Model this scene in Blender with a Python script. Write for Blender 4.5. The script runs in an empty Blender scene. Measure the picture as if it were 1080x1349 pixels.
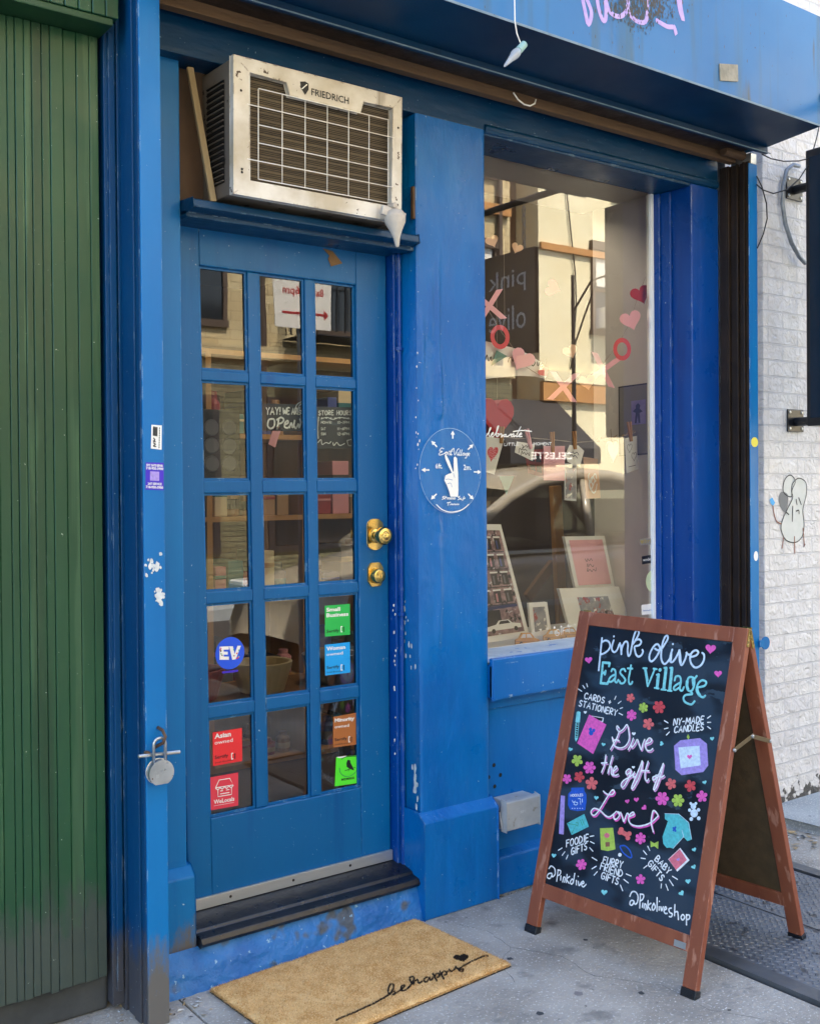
import bpy, bmesh, math, random
from mathutils import Vector, Matrix
random.seed(7)
S = bpy.context.scene
COL = S.collection
R = math.radians

# ------------------------------------------------------------------ camera
F_PX, TH, ROLL, PIT, CY = 1421.933, 0.641105814, 0.00793753762, 0.00916500213, 654.268
CAM = Vector((0.0, -2.9, 1.4584))
def _axes():
    c, s = math.cos(TH), math.sin(TH)
    Rm = Matrix(((c, -s, 0), (0, 0, -1), (s, c, 0)))
    cp, sp = math.cos(PIT), math.sin(PIT)
    Pm = Matrix(((1, 0, 0), (0, cp, -sp), (0, sp, cp)))
    cr, sr = math.cos(ROLL), math.sin(ROLL)
    Qm = Matrix(((cr, sr, 0), (-sr, cr, 0), (0, 0, 1)))
    return Qm @ Pm @ Rm
AX = _axes()                       # rows: right, down, forward
cd = bpy.data.cameras.new("camera"); cam = bpy.data.objects.new("camera", cd); COL.objects.link(cam)
cam.matrix_world = Matrix.Translation(CAM) @ Matrix((AX[0], -AX[1], -AX[2])).transposed().to_4x4()
cd.sensor_fit = 'VERTICAL'; cd.sensor_height = 36.0; cd.lens = 36.0 * F_PX / 1349.0
cd.shift_y = (CY - 674.5) / 1349.0
cd.clip_start = 0.02; cd.clip_end = 500
S.camera = cam

def ray(px, py):
    return (AX.transposed() @ Vector(((px - 540) / F_PX, (py - CY) / F_PX, 1.0)))
def hit(px, py, p0, n):
    v = ray(px, py); return CAM + v * ((Vector(p0) - CAM).dot(n) / v.dot(n))
def onY(y): return lambda a, b: hit(a, b, (0, y, 0), Vector((0, 1, 0)))
def onX(x): return lambda a, b: hit(a, b, (x, 0, 0), Vector((1, 0, 0)))
def onZ(z): return lambda a, b: hit(a, b, (0, 0, z), Vector((0, 0, 1)))

# ------------------------------------------------------------------ light
SUN_EL, SUN_AZ = R(55), R(14)
w = bpy.data.worlds.new("World"); S.world = w; w.use_nodes = True
nt = w.node_tree; nt.nodes.clear()
sky = nt.nodes.new('ShaderNodeTexSky'); sky.sky_type = 'NISHITA'; sky.sun_disc = False
sky.sun_elevation = SUN_EL; sky.sun_rotation = SUN_AZ; sky.air_density = 1.0; sky.dust_density = 2.0
bg = nt.nodes.new('ShaderNodeBackground'); bg.inputs[1].default_value = 0.14
wo = nt.nodes.new('ShaderNodeOutputWorld')
nt.links.new(sky.outputs[0], bg.inputs[0]); nt.links.new(bg.outputs[0], wo.inputs[0])
sd = bpy.data.lights.new("sun", 'SUN'); sd.energy = 4.0; sd.angle = R(0.5); sd.color = (1.0, 0.95, 0.87)
so = bpy.data.objects.new("sun", sd); COL.objects.link(so)
sv = Vector((math.sin(SUN_AZ) * math.cos(SUN_EL), math.cos(SUN_AZ) * math.cos(SUN_EL), math.sin(SUN_EL)))
so.rotation_euler = sv.to_track_quat('Z', 'Y').to_euler(); so.location = (0, 20, 30)
S.view_settings.view_transform = 'Standard'; S.view_settings.look = 'None'
S.view_settings.gamma = 1.0; S.view_settings.exposure = 2.8; S.view_settings.use_curve_mapping = False
S.cycles.max_bounces = 10; S.cycles.transparent_max_bounces = 12
S.cycles.use_denoising = True

# ------------------------------------------------------------------ materials
def lin(c):
    f = lambda v: v / 12.92 if v <= .04045 else ((v + .055) / 1.055) ** 2.4
    if isinstance(c, str):
        c = [int(c[i:i + 2], 16) / 255 for i in (0, 2, 4)]; c = [f(v) for v in c]
    return (c[0], c[1], c[2], 1.0)
MATS = {}
def M(name, c1, c2=None, scale=6.0, detail=6, rough=.5, rvar=0.0, metal=0.0, bump=0.0, bscale=None, bdist=.01, stretch=(1, 1, 1),
      chips=None, spec=.5, alpha=None, grad=None, fine=None, streak=None, edge=None):
    """Principled material on object coordinates. chips=(colour, scale, threshold[, stretch]); grad=(colour, z0, z1, threshold) = wear
    patches that get commoner between two heights; streak=(colour, threshold) = vertical runs."""
    m = bpy.data.materials.new(name); m.use_nodes = True; MATS[name] = m
    t = m.node_tree; N = t.nodes; L = t.links; b = N['Principled BSDF']
    b.inputs['Roughness'].default_value = rough; b.inputs['Metallic'].default_value = metal
    b.inputs['Specular IOR Level'].default_value = spec
    tc = N.new('ShaderNodeTexCoord')
    def noise(sc, st=(1, 1, 1), det=detail, ro=.55):
        mp = N.new('ShaderNodeMapping'); mp.inputs['Scale'].default_value = st; L.new(tc.outputs['Object'], mp.inputs[0])
        n = N.new('ShaderNodeTexNoise'); n.inputs['Scale'].default_value = sc; n.inputs['Detail'].default_value = det
        n.inputs['Roughness'].default_value = ro; L.new(mp.outputs[0], n.inputs['Vector']); return n.outputs['Fac']
    def ramp(src, a, bb):
        r = N.new('ShaderNodeMapRange'); r.inputs[1].default_value = a; r.inputs[2].default_value = bb; L.new(src, r.inputs[0]); return r.outputs[0]
    def mix(fac, A, B):
        x = N.new('ShaderNodeMix'); x.data_type = 'RGBA'; L.new(fac, x.inputs[0])
        for s, i in ((A, 6), (B, 7)):
            if isinstance(s, tuple): x.inputs[i].default_value = s
            else: L.new(s, x.inputs[i])
        return x.outputs[2]
    c1 = lin(c1); col = c1
    if c2 is not None:
        col = mix(ramp(noise(scale, stretch), .35, .65), c1, lin(c2))
    if fine is not None:
        col = mix(ramp(noise(fine[1], fine[3] if len(fine) > 3 else (1, 1, 1), 3), fine[2], fine[2] + .06), col if not isinstance(col, tuple) else col, lin(fine[0]))
    if streak is not None:
        col = mix(ramp(noise(9, (1, 1, .06), 5), streak[1], streak[1] + .14), col, lin(streak[0]))
    if grad is not None:
        sp = N.new('ShaderNodeSeparateXYZ'); L.new(tc.outputs['Object'], sp.inputs[0])
        g = ramp(sp.outputs[2], grad[2], grad[1])
        nn = noise(11, (1, 1, .3), 9, .78)
        ad = N.new('ShaderNodeMath'); ad.operation = 'ADD'; L.new(g, ad.inputs[0]); L.new(nn, ad.inputs[1])
        col = mix(ramp(ad.outputs[0], grad[3] + .06, grad[3] + .24), col, lin(grad[0]))
    if chips is not None:
        st = chips[3] if len(chips) > 3 else (1, 1, 1)
        cf = ramp(noise(chips[1], st, 4, .6), chips[2], chips[2] + .015)
        col = mix(cf, col, lin(chips[0]))
    if edge is not None:                      # paint rubbed off along arrises: (colour, width, threshold)
        ge = N.new('ShaderNodeNewGeometry'); be = N.new('ShaderNodeBevel'); be.samples = 4; be.inputs[0].default_value = edge[1]
        dt = N.new('ShaderNodeVectorMath'); dt.operation = 'DOT_PRODUCT'; L.new(ge.outputs['Normal'], dt.inputs[0]); L.new(be.outputs[0], dt.inputs[1])
        iv = N.new('ShaderNodeMath'); iv.operation = 'SUBTRACT'; iv.inputs[0].default_value = 1.0; L.new(dt.outputs['Value'], iv.inputs[1])
        m1 = N.new('ShaderNodeMath'); m1.operation = 'MULTIPLY'; L.new(ramp(iv.outputs[0], .03, .16), m1.inputs[0]); L.new(ramp(noise(26, (1, 1, .5), 8, .7), edge[2], edge[2] + .05), m1.inputs[1])
        col = mix(m1.outputs[0], col, lin(edge[0]))
    if isinstance(col, tuple): b.inputs['Base Color'].default_value = col
    else: L.new(col, b.inputs['Base Color'])
    if rvar:
        r = ramp(noise(scale * 1.7), .3, .7); ma = N.new('ShaderNodeMath'); ma.operation = 'MULTIPLY_ADD'
        L.new(r, ma.inputs[0]); ma.inputs[1].default_value = rvar * 2; ma.inputs[2].default_value = rough - rvar; L.new(ma.outputs[0], b.inputs['Roughness'])
    if bump:
        bp = N.new('ShaderNodeBump'); bp.inputs['Strength'].default_value = bump; bp.inputs['Distance'].default_value = bdist
        L.new(noise(bscale or scale * 4, stretch, 6), bp.inputs['Height']); L.new(bp.outputs[0], b.inputs['Normal'])
    if alpha is not None: b.inputs['Alpha'].default_value = alpha
    return m
def glass_mat(name, tint=(.93, .96, .95), boost=1.8, bump=0.0, bscale=3.0, stretch=(1, 1, 1), film=0.0):
    m = bpy.data.materials.new(name); m.use_nodes = True; MATS[name] = m
    t = m.node_tree; N = t.nodes; L = t.links; N.clear()
    o = N.new('ShaderNodeOutputMaterial'); mx = N.new('ShaderNodeMixShader'); tr = N.new('ShaderNodeBsdfTransparent'); gl = N.new('ShaderNodeBsdfGlossy')
    fr = N.new('ShaderNodeFresnel'); fr.inputs[0].default_value = 1.52
    mu = N.new('ShaderNodeMath'); mu.operation = 'MULTIPLY'; mu.inputs[1].default_value = boost; mu.use_clamp = True
    tr.inputs[0].default_value = (*tint, 1); gl.inputs['Roughness'].default_value = 0.0; gl.inputs[0].default_value = (1, .97, .92, 1)
    L.new(fr.outputs[0], mu.inputs[0]); L.new(mu.outputs[0], mx.inputs[0]); L.new(tr.outputs[0], mx.inputs[1]); L.new(gl.outputs[0], mx.inputs[2]); L.new(mx.outputs[0], o.inputs[0])
    if film:
        tc = N.new('ShaderNodeTexCoord'); mp = N.new('ShaderNodeMapping'); mp.inputs['Scale'].default_value = (1.5, 1, .35); n = N.new('ShaderNodeTexNoise'); n.inputs['Scale'].default_value = 3.5; n.inputs['Detail'].default_value = 9; n.inputs['Roughness'].default_value = .7
        r = N.new('ShaderNodeMapRange'); r.inputs[1].default_value = .4; r.inputs[2].default_value = .75; r.inputs[3].default_value = 0; r.inputs[4].default_value = film; df = N.new('ShaderNodeBsdfDiffuse'); df.inputs[0].default_value = (.7, .7, .68, 1); m2 = N.new('ShaderNodeMixShader')
        L.new(tc.outputs['Object'], mp.inputs[0]); L.new(mp.outputs[0], n.inputs[0]); L.new(n.outputs[0], r.inputs[0]); L.new(r.outputs[0], m2.inputs[0]); L.new(mx.outputs[0], m2.inputs[1]); L.new(df.outputs[0], m2.inputs[2]); L.new(m2.outputs[0], o.inputs[0])
    if bump:
        tc = N.new('ShaderNodeTexCoord'); mp = N.new('ShaderNodeMapping'); mp.inputs['Scale'].default_value = stretch
        n = N.new('ShaderNodeTexNoise'); n.inputs['Scale'].default_value = bscale; n.inputs['Detail'].default_value = 1
        bp = N.new('ShaderNodeBump'); bp.inputs['Strength'].default_value = bump; bp.inputs['Distance'].default_value = .05
        L.new(tc.outputs['Object'], mp.inputs[0]); L.new(mp.outputs[0], n.inputs[0]); L.new(n.outputs[0], bp.inputs['Height']); L.new(bp.outputs[0], gl.inputs['Normal'])
    return m
def brick_mat(name, c1, c2, mort, bw, bh, mw, bump=.6, axis='XZ', rock=0.0, rough=.75, grad=None, fine=None):
    m = M(name, c1, rough=rough); t = m.node_tree; N = t.nodes; L = t.links; b = N['Principled BSDF']
    tc = N.new('ShaderNodeTexCoord'); sp = N.new('ShaderNodeSeparateXYZ'); cb = N.new('ShaderNodeCombineXYZ')
    L.new(tc.outputs['Object'], sp.inputs[0]); L.new(sp.outputs['XYZ'.index(axis[0])], cb.inputs[0]); L.new(sp.outputs['XYZ'.index(axis[1])], cb.inputs[1])
    br = N.new('ShaderNodeTexBrick'); br.inputs['Scale'].default_value = 1.0; br.inputs['Brick Width'].default_value = bw; br.inputs['Row Height'].default_value = bh
    br.inputs['Mortar Size'].default_value = mw; br.inputs['Mortar Smooth'].default_value = .25
    br.inputs['Color1'].default_value = lin(c1); br.inputs['Color2'].default_value = lin(c2); br.inputs['Mortar'].default_value = lin(mort)
    L.new(cb.outputs[0], br.inputs['Vector'])
    n1 = N.new('ShaderNodeTexNoise'); n1.inputs['Scale'].default_value = 14; n1.inputs['Detail'].default_value = 7; L.new(tc.outputs['Object'], n1.inputs[0])
    mx = N.new('ShaderNodeMix'); mx.data_type = 'RGBA'; mx.blend_type = 'MULTIPLY'; mx.inputs[0].default_value = .35
    L.new(br.outputs['Color'], mx.inputs[6]); L.new(n1.outputs['Fac'], mx.inputs[7])
    col = mx.outputs[2]
    if grad:
        nn = N.new('ShaderNodeTexNoise'); nn.inputs['Scale'].default_value = 22; nn.inputs['Detail'].default_value = 8; L.new(tc.outputs['Object'], nn.inputs[0])
        r = N.new('ShaderNodeMapRange'); r.inputs[1].default_value = grad[2]; r.inputs[2].default_value = grad[1]; L.new(sp.outputs[2], r.inputs[0])
        ad = N.new('ShaderNodeMath'); ad.operation = 'ADD'; L.new(r.outputs[0], ad.inputs[0]); L.new(nn.outputs[0], ad.inputs[1])
        r2 = N.new('ShaderNodeMapRange'); r2.inputs[1].default_value = grad[3]; r2.inputs[2].default_value = grad[3] + .04; L.new(ad.outputs[0], r2.inputs[0])
        m2 = N.new('ShaderNodeMix'); m2.data_type = 'RGBA'; L.new(r2.outputs[0], m2.inputs[0]); L.new(col, m2.inputs[6]); m2.inputs[7].default_value = lin(grad[0]); col = m2.outputs[2]
    L.new(col, b.inputs['Base Color'])
    inv = N.new('ShaderNodeMath'); inv.operation = 'SUBTRACT'; inv.inputs[0].default_value = 1.0; L.new(br.outputs['Fac'], inv.inputs[1])
    n2 = N.new('ShaderNodeTexNoise'); n2.inputs['Scale'].default_value = 30 if rock else 90; n2.inputs['Detail'].default_value = 2.5; n2.inputs['Roughness'].default_value = .45; n2.inputs['Distortion'].default_value = .9 if rock else 0
    L.new(tc.outputs['Object'], n2.inputs[0])
    mm = N.new('ShaderNodeMath'); mm.operation = 'MULTIPLY'; L.new(n2.outputs[0], mm.inputs[0]); L.new(inv.outputs[0], mm.inputs[1])
    ma = N.new('ShaderNodeMath'); ma.operation = 'MULTIPLY_ADD'; L.new(mm.outputs[0], ma.inputs[0]); ma.inputs[1].default_value = rock or .3; L.new(inv.outputs[0], ma.inputs[2])
    bp = N.new('ShaderNodeBump'); bp.inputs['Strength'].default_value = bump; bp.inputs['Distance'].default_value = .012; L.new(ma.outputs[0], bp.inputs['Height']); L.new(bp.outputs[0], b.inputs['Normal'])
    return m

M('blue', '005fa8', '006ab4', scale=3, rough=.36, rvar=.1, spec=.35, bump=.45, bscale=16, bdist=.006, stretch=(1, 1, .3), chips=('c3cdd4', 95, .715), streak=('00549a', .58), edge=('9fb8ca', .006, .56))
M('blue_rough', '0059a0', '0068b0', scale=3.5, rough=.34, rvar=.12, spec=.32, bump=.9, bscale=9, bdist=.012, stretch=(1.2, 1, .5), chips=('c3cdd4', 85, .70), streak=('0a6cbc', .62), edge=('a9bfce', .008, .53))
M('blue_door', '00548a', '005e98', scale=2.5, rough=.4, rvar=.1, spec=.32, bump=.4, bscale=40, bdist=.003, stretch=(1, 1, .12), chips=('b9c6ce', 110, .715), streak=('004a84', .58), edge=('8fb0c8', .005, .57))
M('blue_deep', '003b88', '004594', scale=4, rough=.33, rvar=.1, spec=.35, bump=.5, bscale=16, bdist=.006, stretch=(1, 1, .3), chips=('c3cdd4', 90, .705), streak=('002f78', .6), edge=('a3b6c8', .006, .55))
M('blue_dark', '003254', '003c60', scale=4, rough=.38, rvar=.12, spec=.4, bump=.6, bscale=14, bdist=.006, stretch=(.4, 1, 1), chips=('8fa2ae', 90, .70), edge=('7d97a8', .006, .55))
M('blue_step', '0a5aa0', '2474ba', scale=7, rough=.5, rvar=.12, bump=1.0, bscale=16, bdist=.016, chips=('7fa9c8', 46, .66), fine=('44505e', 7, .58))
M('blue_post', '0064a4', '0670b0', scale=3, rough=.4, rvar=.1, spec=.32, bump=.35, bscale=18, bdist=.004, stretch=(1, 1, .25), chips=('c6d0d6', 80, .71), grad=('63615e', .0, .5, 1.02), streak=('00589c', .58), edge=('a5bccb', .005, .55))
M('blue_rail', '003864', '00426e', scale=3, rough=.43, rvar=.1, spec=.3, bump=.35, bscale=16, bdist=.004, stretch=(1, 1, .3), chips=('b5c0c6', 70, .70), grad=('45464c', .0, .6, 1.0), edge=('7f98aa', .005, .57))
M('canopy_blue', '155f98', '1f6ba4', scale=2.0, rough=.36, rvar=.1, spec=.4, bump=.12, bscale=5, streak=('305a74', .55), chips=('23292e', 60, .70), fine=('3c4a52', 12, .64, (1, 1, .12)))
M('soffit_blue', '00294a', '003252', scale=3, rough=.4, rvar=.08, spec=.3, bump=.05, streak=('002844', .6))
M('worn_edge', '5f7686', '788c9a', scale=20, rough=.6, chips=('3b3f42', 60, .68))
M('sill_worn', '8fa6bd', 'a9bccd', scale=15, rough=.5, bump=.3, chips=('2a6fb2', 30, .62))
M('chip_white', 'd8dcdc', 'b9c0c2', scale=60, rough=.7)
M('dark_metal', '2b221c', '3a2d24', scale=10, rough=.5, rvar=.1, metal=.3, bump=.2, streak=('4a3423', .62))
M('rust_wood', '4e3a28', '684d33', scale=12, rough=.75, bump=.4, stretch=(.15, 1, 1))
M('black_gap', '0c0b0a', rough=.8)
M('green', '103c24', '1a4c2e', scale=3, rough=.42, rvar=.1, bump=.2, bscale=20, bdist=.004, stretch=(1, 1, .25), chips=('b9c4b4', 75, .71), grad=('3c4740', .1, .8, 1.02), streak=('12301c', .57), fine=('33583a', 6, .57, (3, 1, .14)), edge=('5d7560', .003, .58))
M('green_dark', '173b20', '1c4427', scale=3, rough=.5, bump=.2)
M('stone_dark', '34383a', '44484a', scale=8, rough=.8, bump=.6, bscale=18)
M('black_rubber', '14161a', '1d2026', scale=14, rough=.32, rvar=.08, bump=.15, chips=('6a7078', 60, .74))
M('aluminium', 'c3c7c8', 'adb2b4', scale=10, rough=.35, metal=.75, bump=.1, stretch=(.1, 1, 1))
M('brass', 'd8bd78', 'c9aa60', scale=18, rough=.2, metal=1.0, rvar=.05)
M('steel', 'c2c5c6', 'a8abad', scale=20, rough=.33, metal=.85, rvar=.08, chips=('6b5a4a', 50, .72))
M('rusty', '5a4436', '6e5a4c', scale=30, rough=.7, metal=.4, bump=.3)
M('ac_cream', 'b4a892', 'dcd6cb', scale=6, detail=9, rough=.5, rvar=.08, bump=.1, chips=('4d3c30', 30, .66), streak=('7d6a52', .545), edge=('6b523c', .006, .52))
M('ac_side', '6a6055', '7d7366', scale=5, rough=.6, chips=('2f2620', 30, .63), streak=('463c32', .55))
M('ac_fins', '5e5243', '7a6c57', scale=40, rough=.6, metal=.3, bump=.2, stretch=(.05, 1, 6))
M('ac_dark', '1a1612', rough=.7)
M('wire_white', 'efebe2', rough=.4)
M('filler', '4a3a2e', '5a4637', scale=5, rough=.8, bump=.2, streak=('2d241d', .6))
M('raw_wood', '94805f', 'a9946f', scale=18, rough=.75, bump=.2, stretch=(1, 1, .1))
M('plastic_drip', 'b7ada0', 'cac3b8', scale=12, rough=.55, bump=.3)
M('tape', '6b4a1f', '7d5928', scale=20, rough=.45, bump=.2)
M('concrete', '858179', 'adaaa2', scale=2.6, detail=12, rough=.85, rvar=.05, bump=.9, bscale=70, bdist=.006, fine=('c9c8c3', 120, .60), chips=('5f5f5c', 30, .69), streak=('7a7974', .58))
M('concrete_slab', '8e9597', 'a3a9aa', scale=4, detail=9, rough=.85, bump=.5, bscale=50, bdist=.005, fine=('bcbebd', 140, .57), chips=('565a5c', 16, .67))
M('asphalt', '2d2e30', '38393a', scale=12, rough=.9, bump=.5, bscale=120)
M('hatch', '5d636a', '70757b', scale=6, rough=.45, metal=.35, rvar=.1, bump=.1, chips=('8a7f74', 30, .70), fine=('3c3f44', 18, .6))
M('hatch_frame', '54585c', '64686c', scale=8, rough=.5, metal=.5, bump=.2, chips=('8a6f58', 26, .68))
M('coir', 'c09254', 'deb87c', scale=22, detail=10, rough=.95, fine=('e0c08a', 170, .55))
M('coir_deep', '9a7038', 'a87e44', scale=30, rough=.95)
M('coir_pale', 'e2c18c', 'd2ab70', scale=30, rough=.95)
M('coir_dark', '2a2320', rough=.95)
M('litter_tan', 'b7a27c', '8a7a5c', scale=30, rough=.85)
M('white_print', 'e9e7e0', rough=.6); M('black_print', '15161a', rough=.55)
M('mahogany', '7e442e', '90543a', scale=9, rough=.42, rvar=.08, bump=.15, bscale=40, bdist=.002, stretch=(1, 1, .12), fine=('a8745e', 40, .60, (1, 1, .1)), streak=('6c3322', .56), edge=('b98a72', .005, .54))
M('mahogany_dark', '4a1a14', '56231b', scale=9, rough=.45, stretch=(1, 1, .15), bump=.1)
M('hardboard', '4a3a22', '56452b', scale=25, rough=.8, bump=.2, chips=('8a7a60', 60, .76))
M('slate', '0a111b', '0f1824', scale=7, rough=.42, rvar=.12, fine=('263646', 2.6, .50, (1, 1, 2)), chips=('31404e', 7, .62, (.6, 1, 2.5)), bump=.03)
M('lino', '7b6a4c', rough=.4, metal=.7)
for n_, c_ in dict(ink_white='eef2f4', ink_ice='d3e6f6', ink_cyan='86d8dc', ink_pink='ea5fb8', ink_pinkpale='d99ac8', ink_coral='e06a6a', ink_red='d0474e',
                   ink_lime='aecb52', ink_lilac='a994dc', ink_blue='1d58c4', ink_teal='55bfc4', ink_green='2f8f5a', ink_brown='8f5f4a', ink_rose='dd7385', ink_black='0c0e14').items():
    M(n_, c_, '%02x%02x%02x' % tuple(int(int(c_[i:i + 2], 16) * .87 + v * .13) for i, v in ((0, 12), (2, 20), (4, 32))), scale=120, detail=4, rough=.6)
for n_, c_ in dict(stk_green='22b14c', stk_blue='119ae0', stk_red='e02a2e', stk_rose='d6384a', stk_brown='a5622f', stk_lime='53e02e', stk_ev='1450d8', stk_violet='3a1fb5',
                   stk_white='e6e6e2', stk_black='12131a', stk_sage='b9c6a0', stk_adt='2b5fae', stk_yellow='d8cf3a', stk_gold='8f8046').items():
    M(n_, c_, rough=.4)
M('clear_film', '4f9be0', '5ba4e2', scale=6, rough=.2, alpha=.12)
M('box_grey', '9b9ea0', 'b2b5b6', scale=9, rough=.6, bump=.2, chips=('6c6455', 14, .66), fine=('8a8678', 20, .6))
M('bulb_glass', 'c6ccd2', rough=.08, alpha=.5, spec=.8); M('socket_green', '7fa39b', '92b3aa', scale=20, rough=.5)
M('cable_black', '131417', rough=.5); M('conduit', '8d959c', '747a80', scale=30, rough=.4, metal=.4)
M('sign_navy', '0a1f30', '0d2639', scale=3, rough=.25); M('sign_black', '101318', rough=.35); M('sign_blue_face', '0b5fa8', '0a3f78', scale=4, rough=.2)
M('plate', '9b9686', '7d786a', scale=26, rough=.6, metal=.3, bump=.2)
M('graffiti', 'b9a0d8', 'a88fd0', scale=40, rough=.5); M('soot', '3f4b54', '55514c', scale=30, rough=.8)
M('paper_white', 'f0f0ef', 'e6e7e7', scale=8, rough=.7); M('paper_pink', 'efbac4', 'e6acba', scale=5, rough=.7); M('heart_red', 'b8202b', rough=.6); M('heart_pink', 'f0b4c4', rough=.6)
M('heart_salmon', 'dd5560', rough=.6); M('paper_peach', 'e0b79c', rough=.7); M('paper_sage', '6f9a92', rough=.7); M('string', '9b8f80', rough=.8)
M('display_white', 'e6eaee', 'dde2e8', scale=5, rough=.5); M('side_grey', 'd2cfcc', 'dad7d4', scale=3, rough=.6)
M('decal_grey', '7d7a79', rough=.5); M('ink_navy', '2e2c5e', rough=.6); M('lavender', '8f86c0', '7c72b4', scale=25, rough=.6)
M('frame_white', 'f2f3f4', rough=.4); M('frame_dark', '2c2420', rough=.5)
M('photo_art', '6d5560', 'b08f92', scale=38, rough=.5, fine=('1d1a20', 28, .54), chips=('dcd6dc', 52, .62)); M('photo_town', 'a8a7ad', '7f8492', scale=26, rough=.5, fine=('b04a4c', 22, .6), chips=('e8e6e4', 40, .62))
M('taxi_yellow', 'cf9a3e', 'd7a64c', scale=20, rough=.6); M('line_dark', '3a3230', rough=.7)
M('pine', 'a4763f', 'b5854b', scale=10, rough=.6, stretch=(1, 1, .12), bump=.1); M('oak_dark', '6b4a2a', '7b5733', scale=10, rough=.6, stretch=(1, 1, .15))
M('room_wall', '4a3d35', '54463d', scale=3, rough=.8); M('room_floor', '4c3a2b', '5a4635', scale=6, rough=.5, stretch=(1, .1, 1))
M('room_ceiling', '8d8780', rough=.8)
for n_, c_ in dict(goods_red='8e2f2c', goods_teal='2f6f73', goods_cream='c9b997', goods_blue='3f4f8f', goods_tan='9a7750', goods_grey='6b6a70', goods_pink='c98a92', goods_dark='2a2424').items():
    M(n_, c_, rough=.5)
M('stucco', 'cdb98c', 'd6c497', scale=1.2, rough=.85, bump=.3, bscale=8, streak=('a8946b', .66)); M('stucco_pale', 'd9cda6', 'e0d6b2', scale=1.2, rough=.85, bump=.3, bscale=8)
M('stucco_brown', '6a4f35', '765a3d', scale=2, rough=.85); M('trim_tan', 'a8763f', 'b5834a', scale=3, rough=.7)
M('far_glass', '1d2226', rough=.08, spec=.7); M('frame_brown', '4a3a2c', rough=.6); M('awning_black', '16171a', '1d1e22', scale=8, rough=.6); M('curtain', 'cfcabf', rough=.8)
M('iron', '17181a', rough=.5, metal=.4); M('car_paint', '9a917f', 'a49b88', scale=2, rough=.18, spec=.6); M('car_dark', '0f1113', rough=.35); M('tyre', '15161a', rough=.8); M('car_lamp', 'd9dcde', rough=.1); M('amber', 'd9772a', rough=.2)
M('sign_red', 'b02a2e', rough=.5); M('brown_brick', '5c3a2e', rough=.8)  # sign print red; plain brown wall colour for the low row farther along
M('paint_white_art', 'dfe3e0', 'd4dad6', scale=20, rough=.7, alpha=.8); M('paint_grey_art', '73777a', rough=.7); M('paint_line', '2c2e30', rough=.7); M('paint_brown', '8a5a44', rough=.7)
brick_mat('cream_brick', 'c2ab7c', 'd6c497', 'a8956c', .42, .14, .008, bump=.5)
glass_mat('window_glass', boost=2.7, film=.03, bump=.008, bscale=1.3)
glass_mat('door_glass', boost=2.1, film=.012, bump=.010, bscale=5, stretch=(1, 1, .45))
glass_mat('car_glass', tint=(.25, .27, .27), boost=1.5)
brick_mat('white_brick', 'dfdfe1', 'e6e6e6', 'd6d7da', .215, .0715, .0045, bump=.85, rock=1.2, rough=.6, grad=('4b4a48', .0, .4, 1.27))
brick_mat('olive_brick', '6f6a4c', '7d7757', '4a4636', .22, .075, .008)
brick_mat('upper_brick', '6e3b2e', '7d4738', '8f857a', .21, .072, .006)

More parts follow.
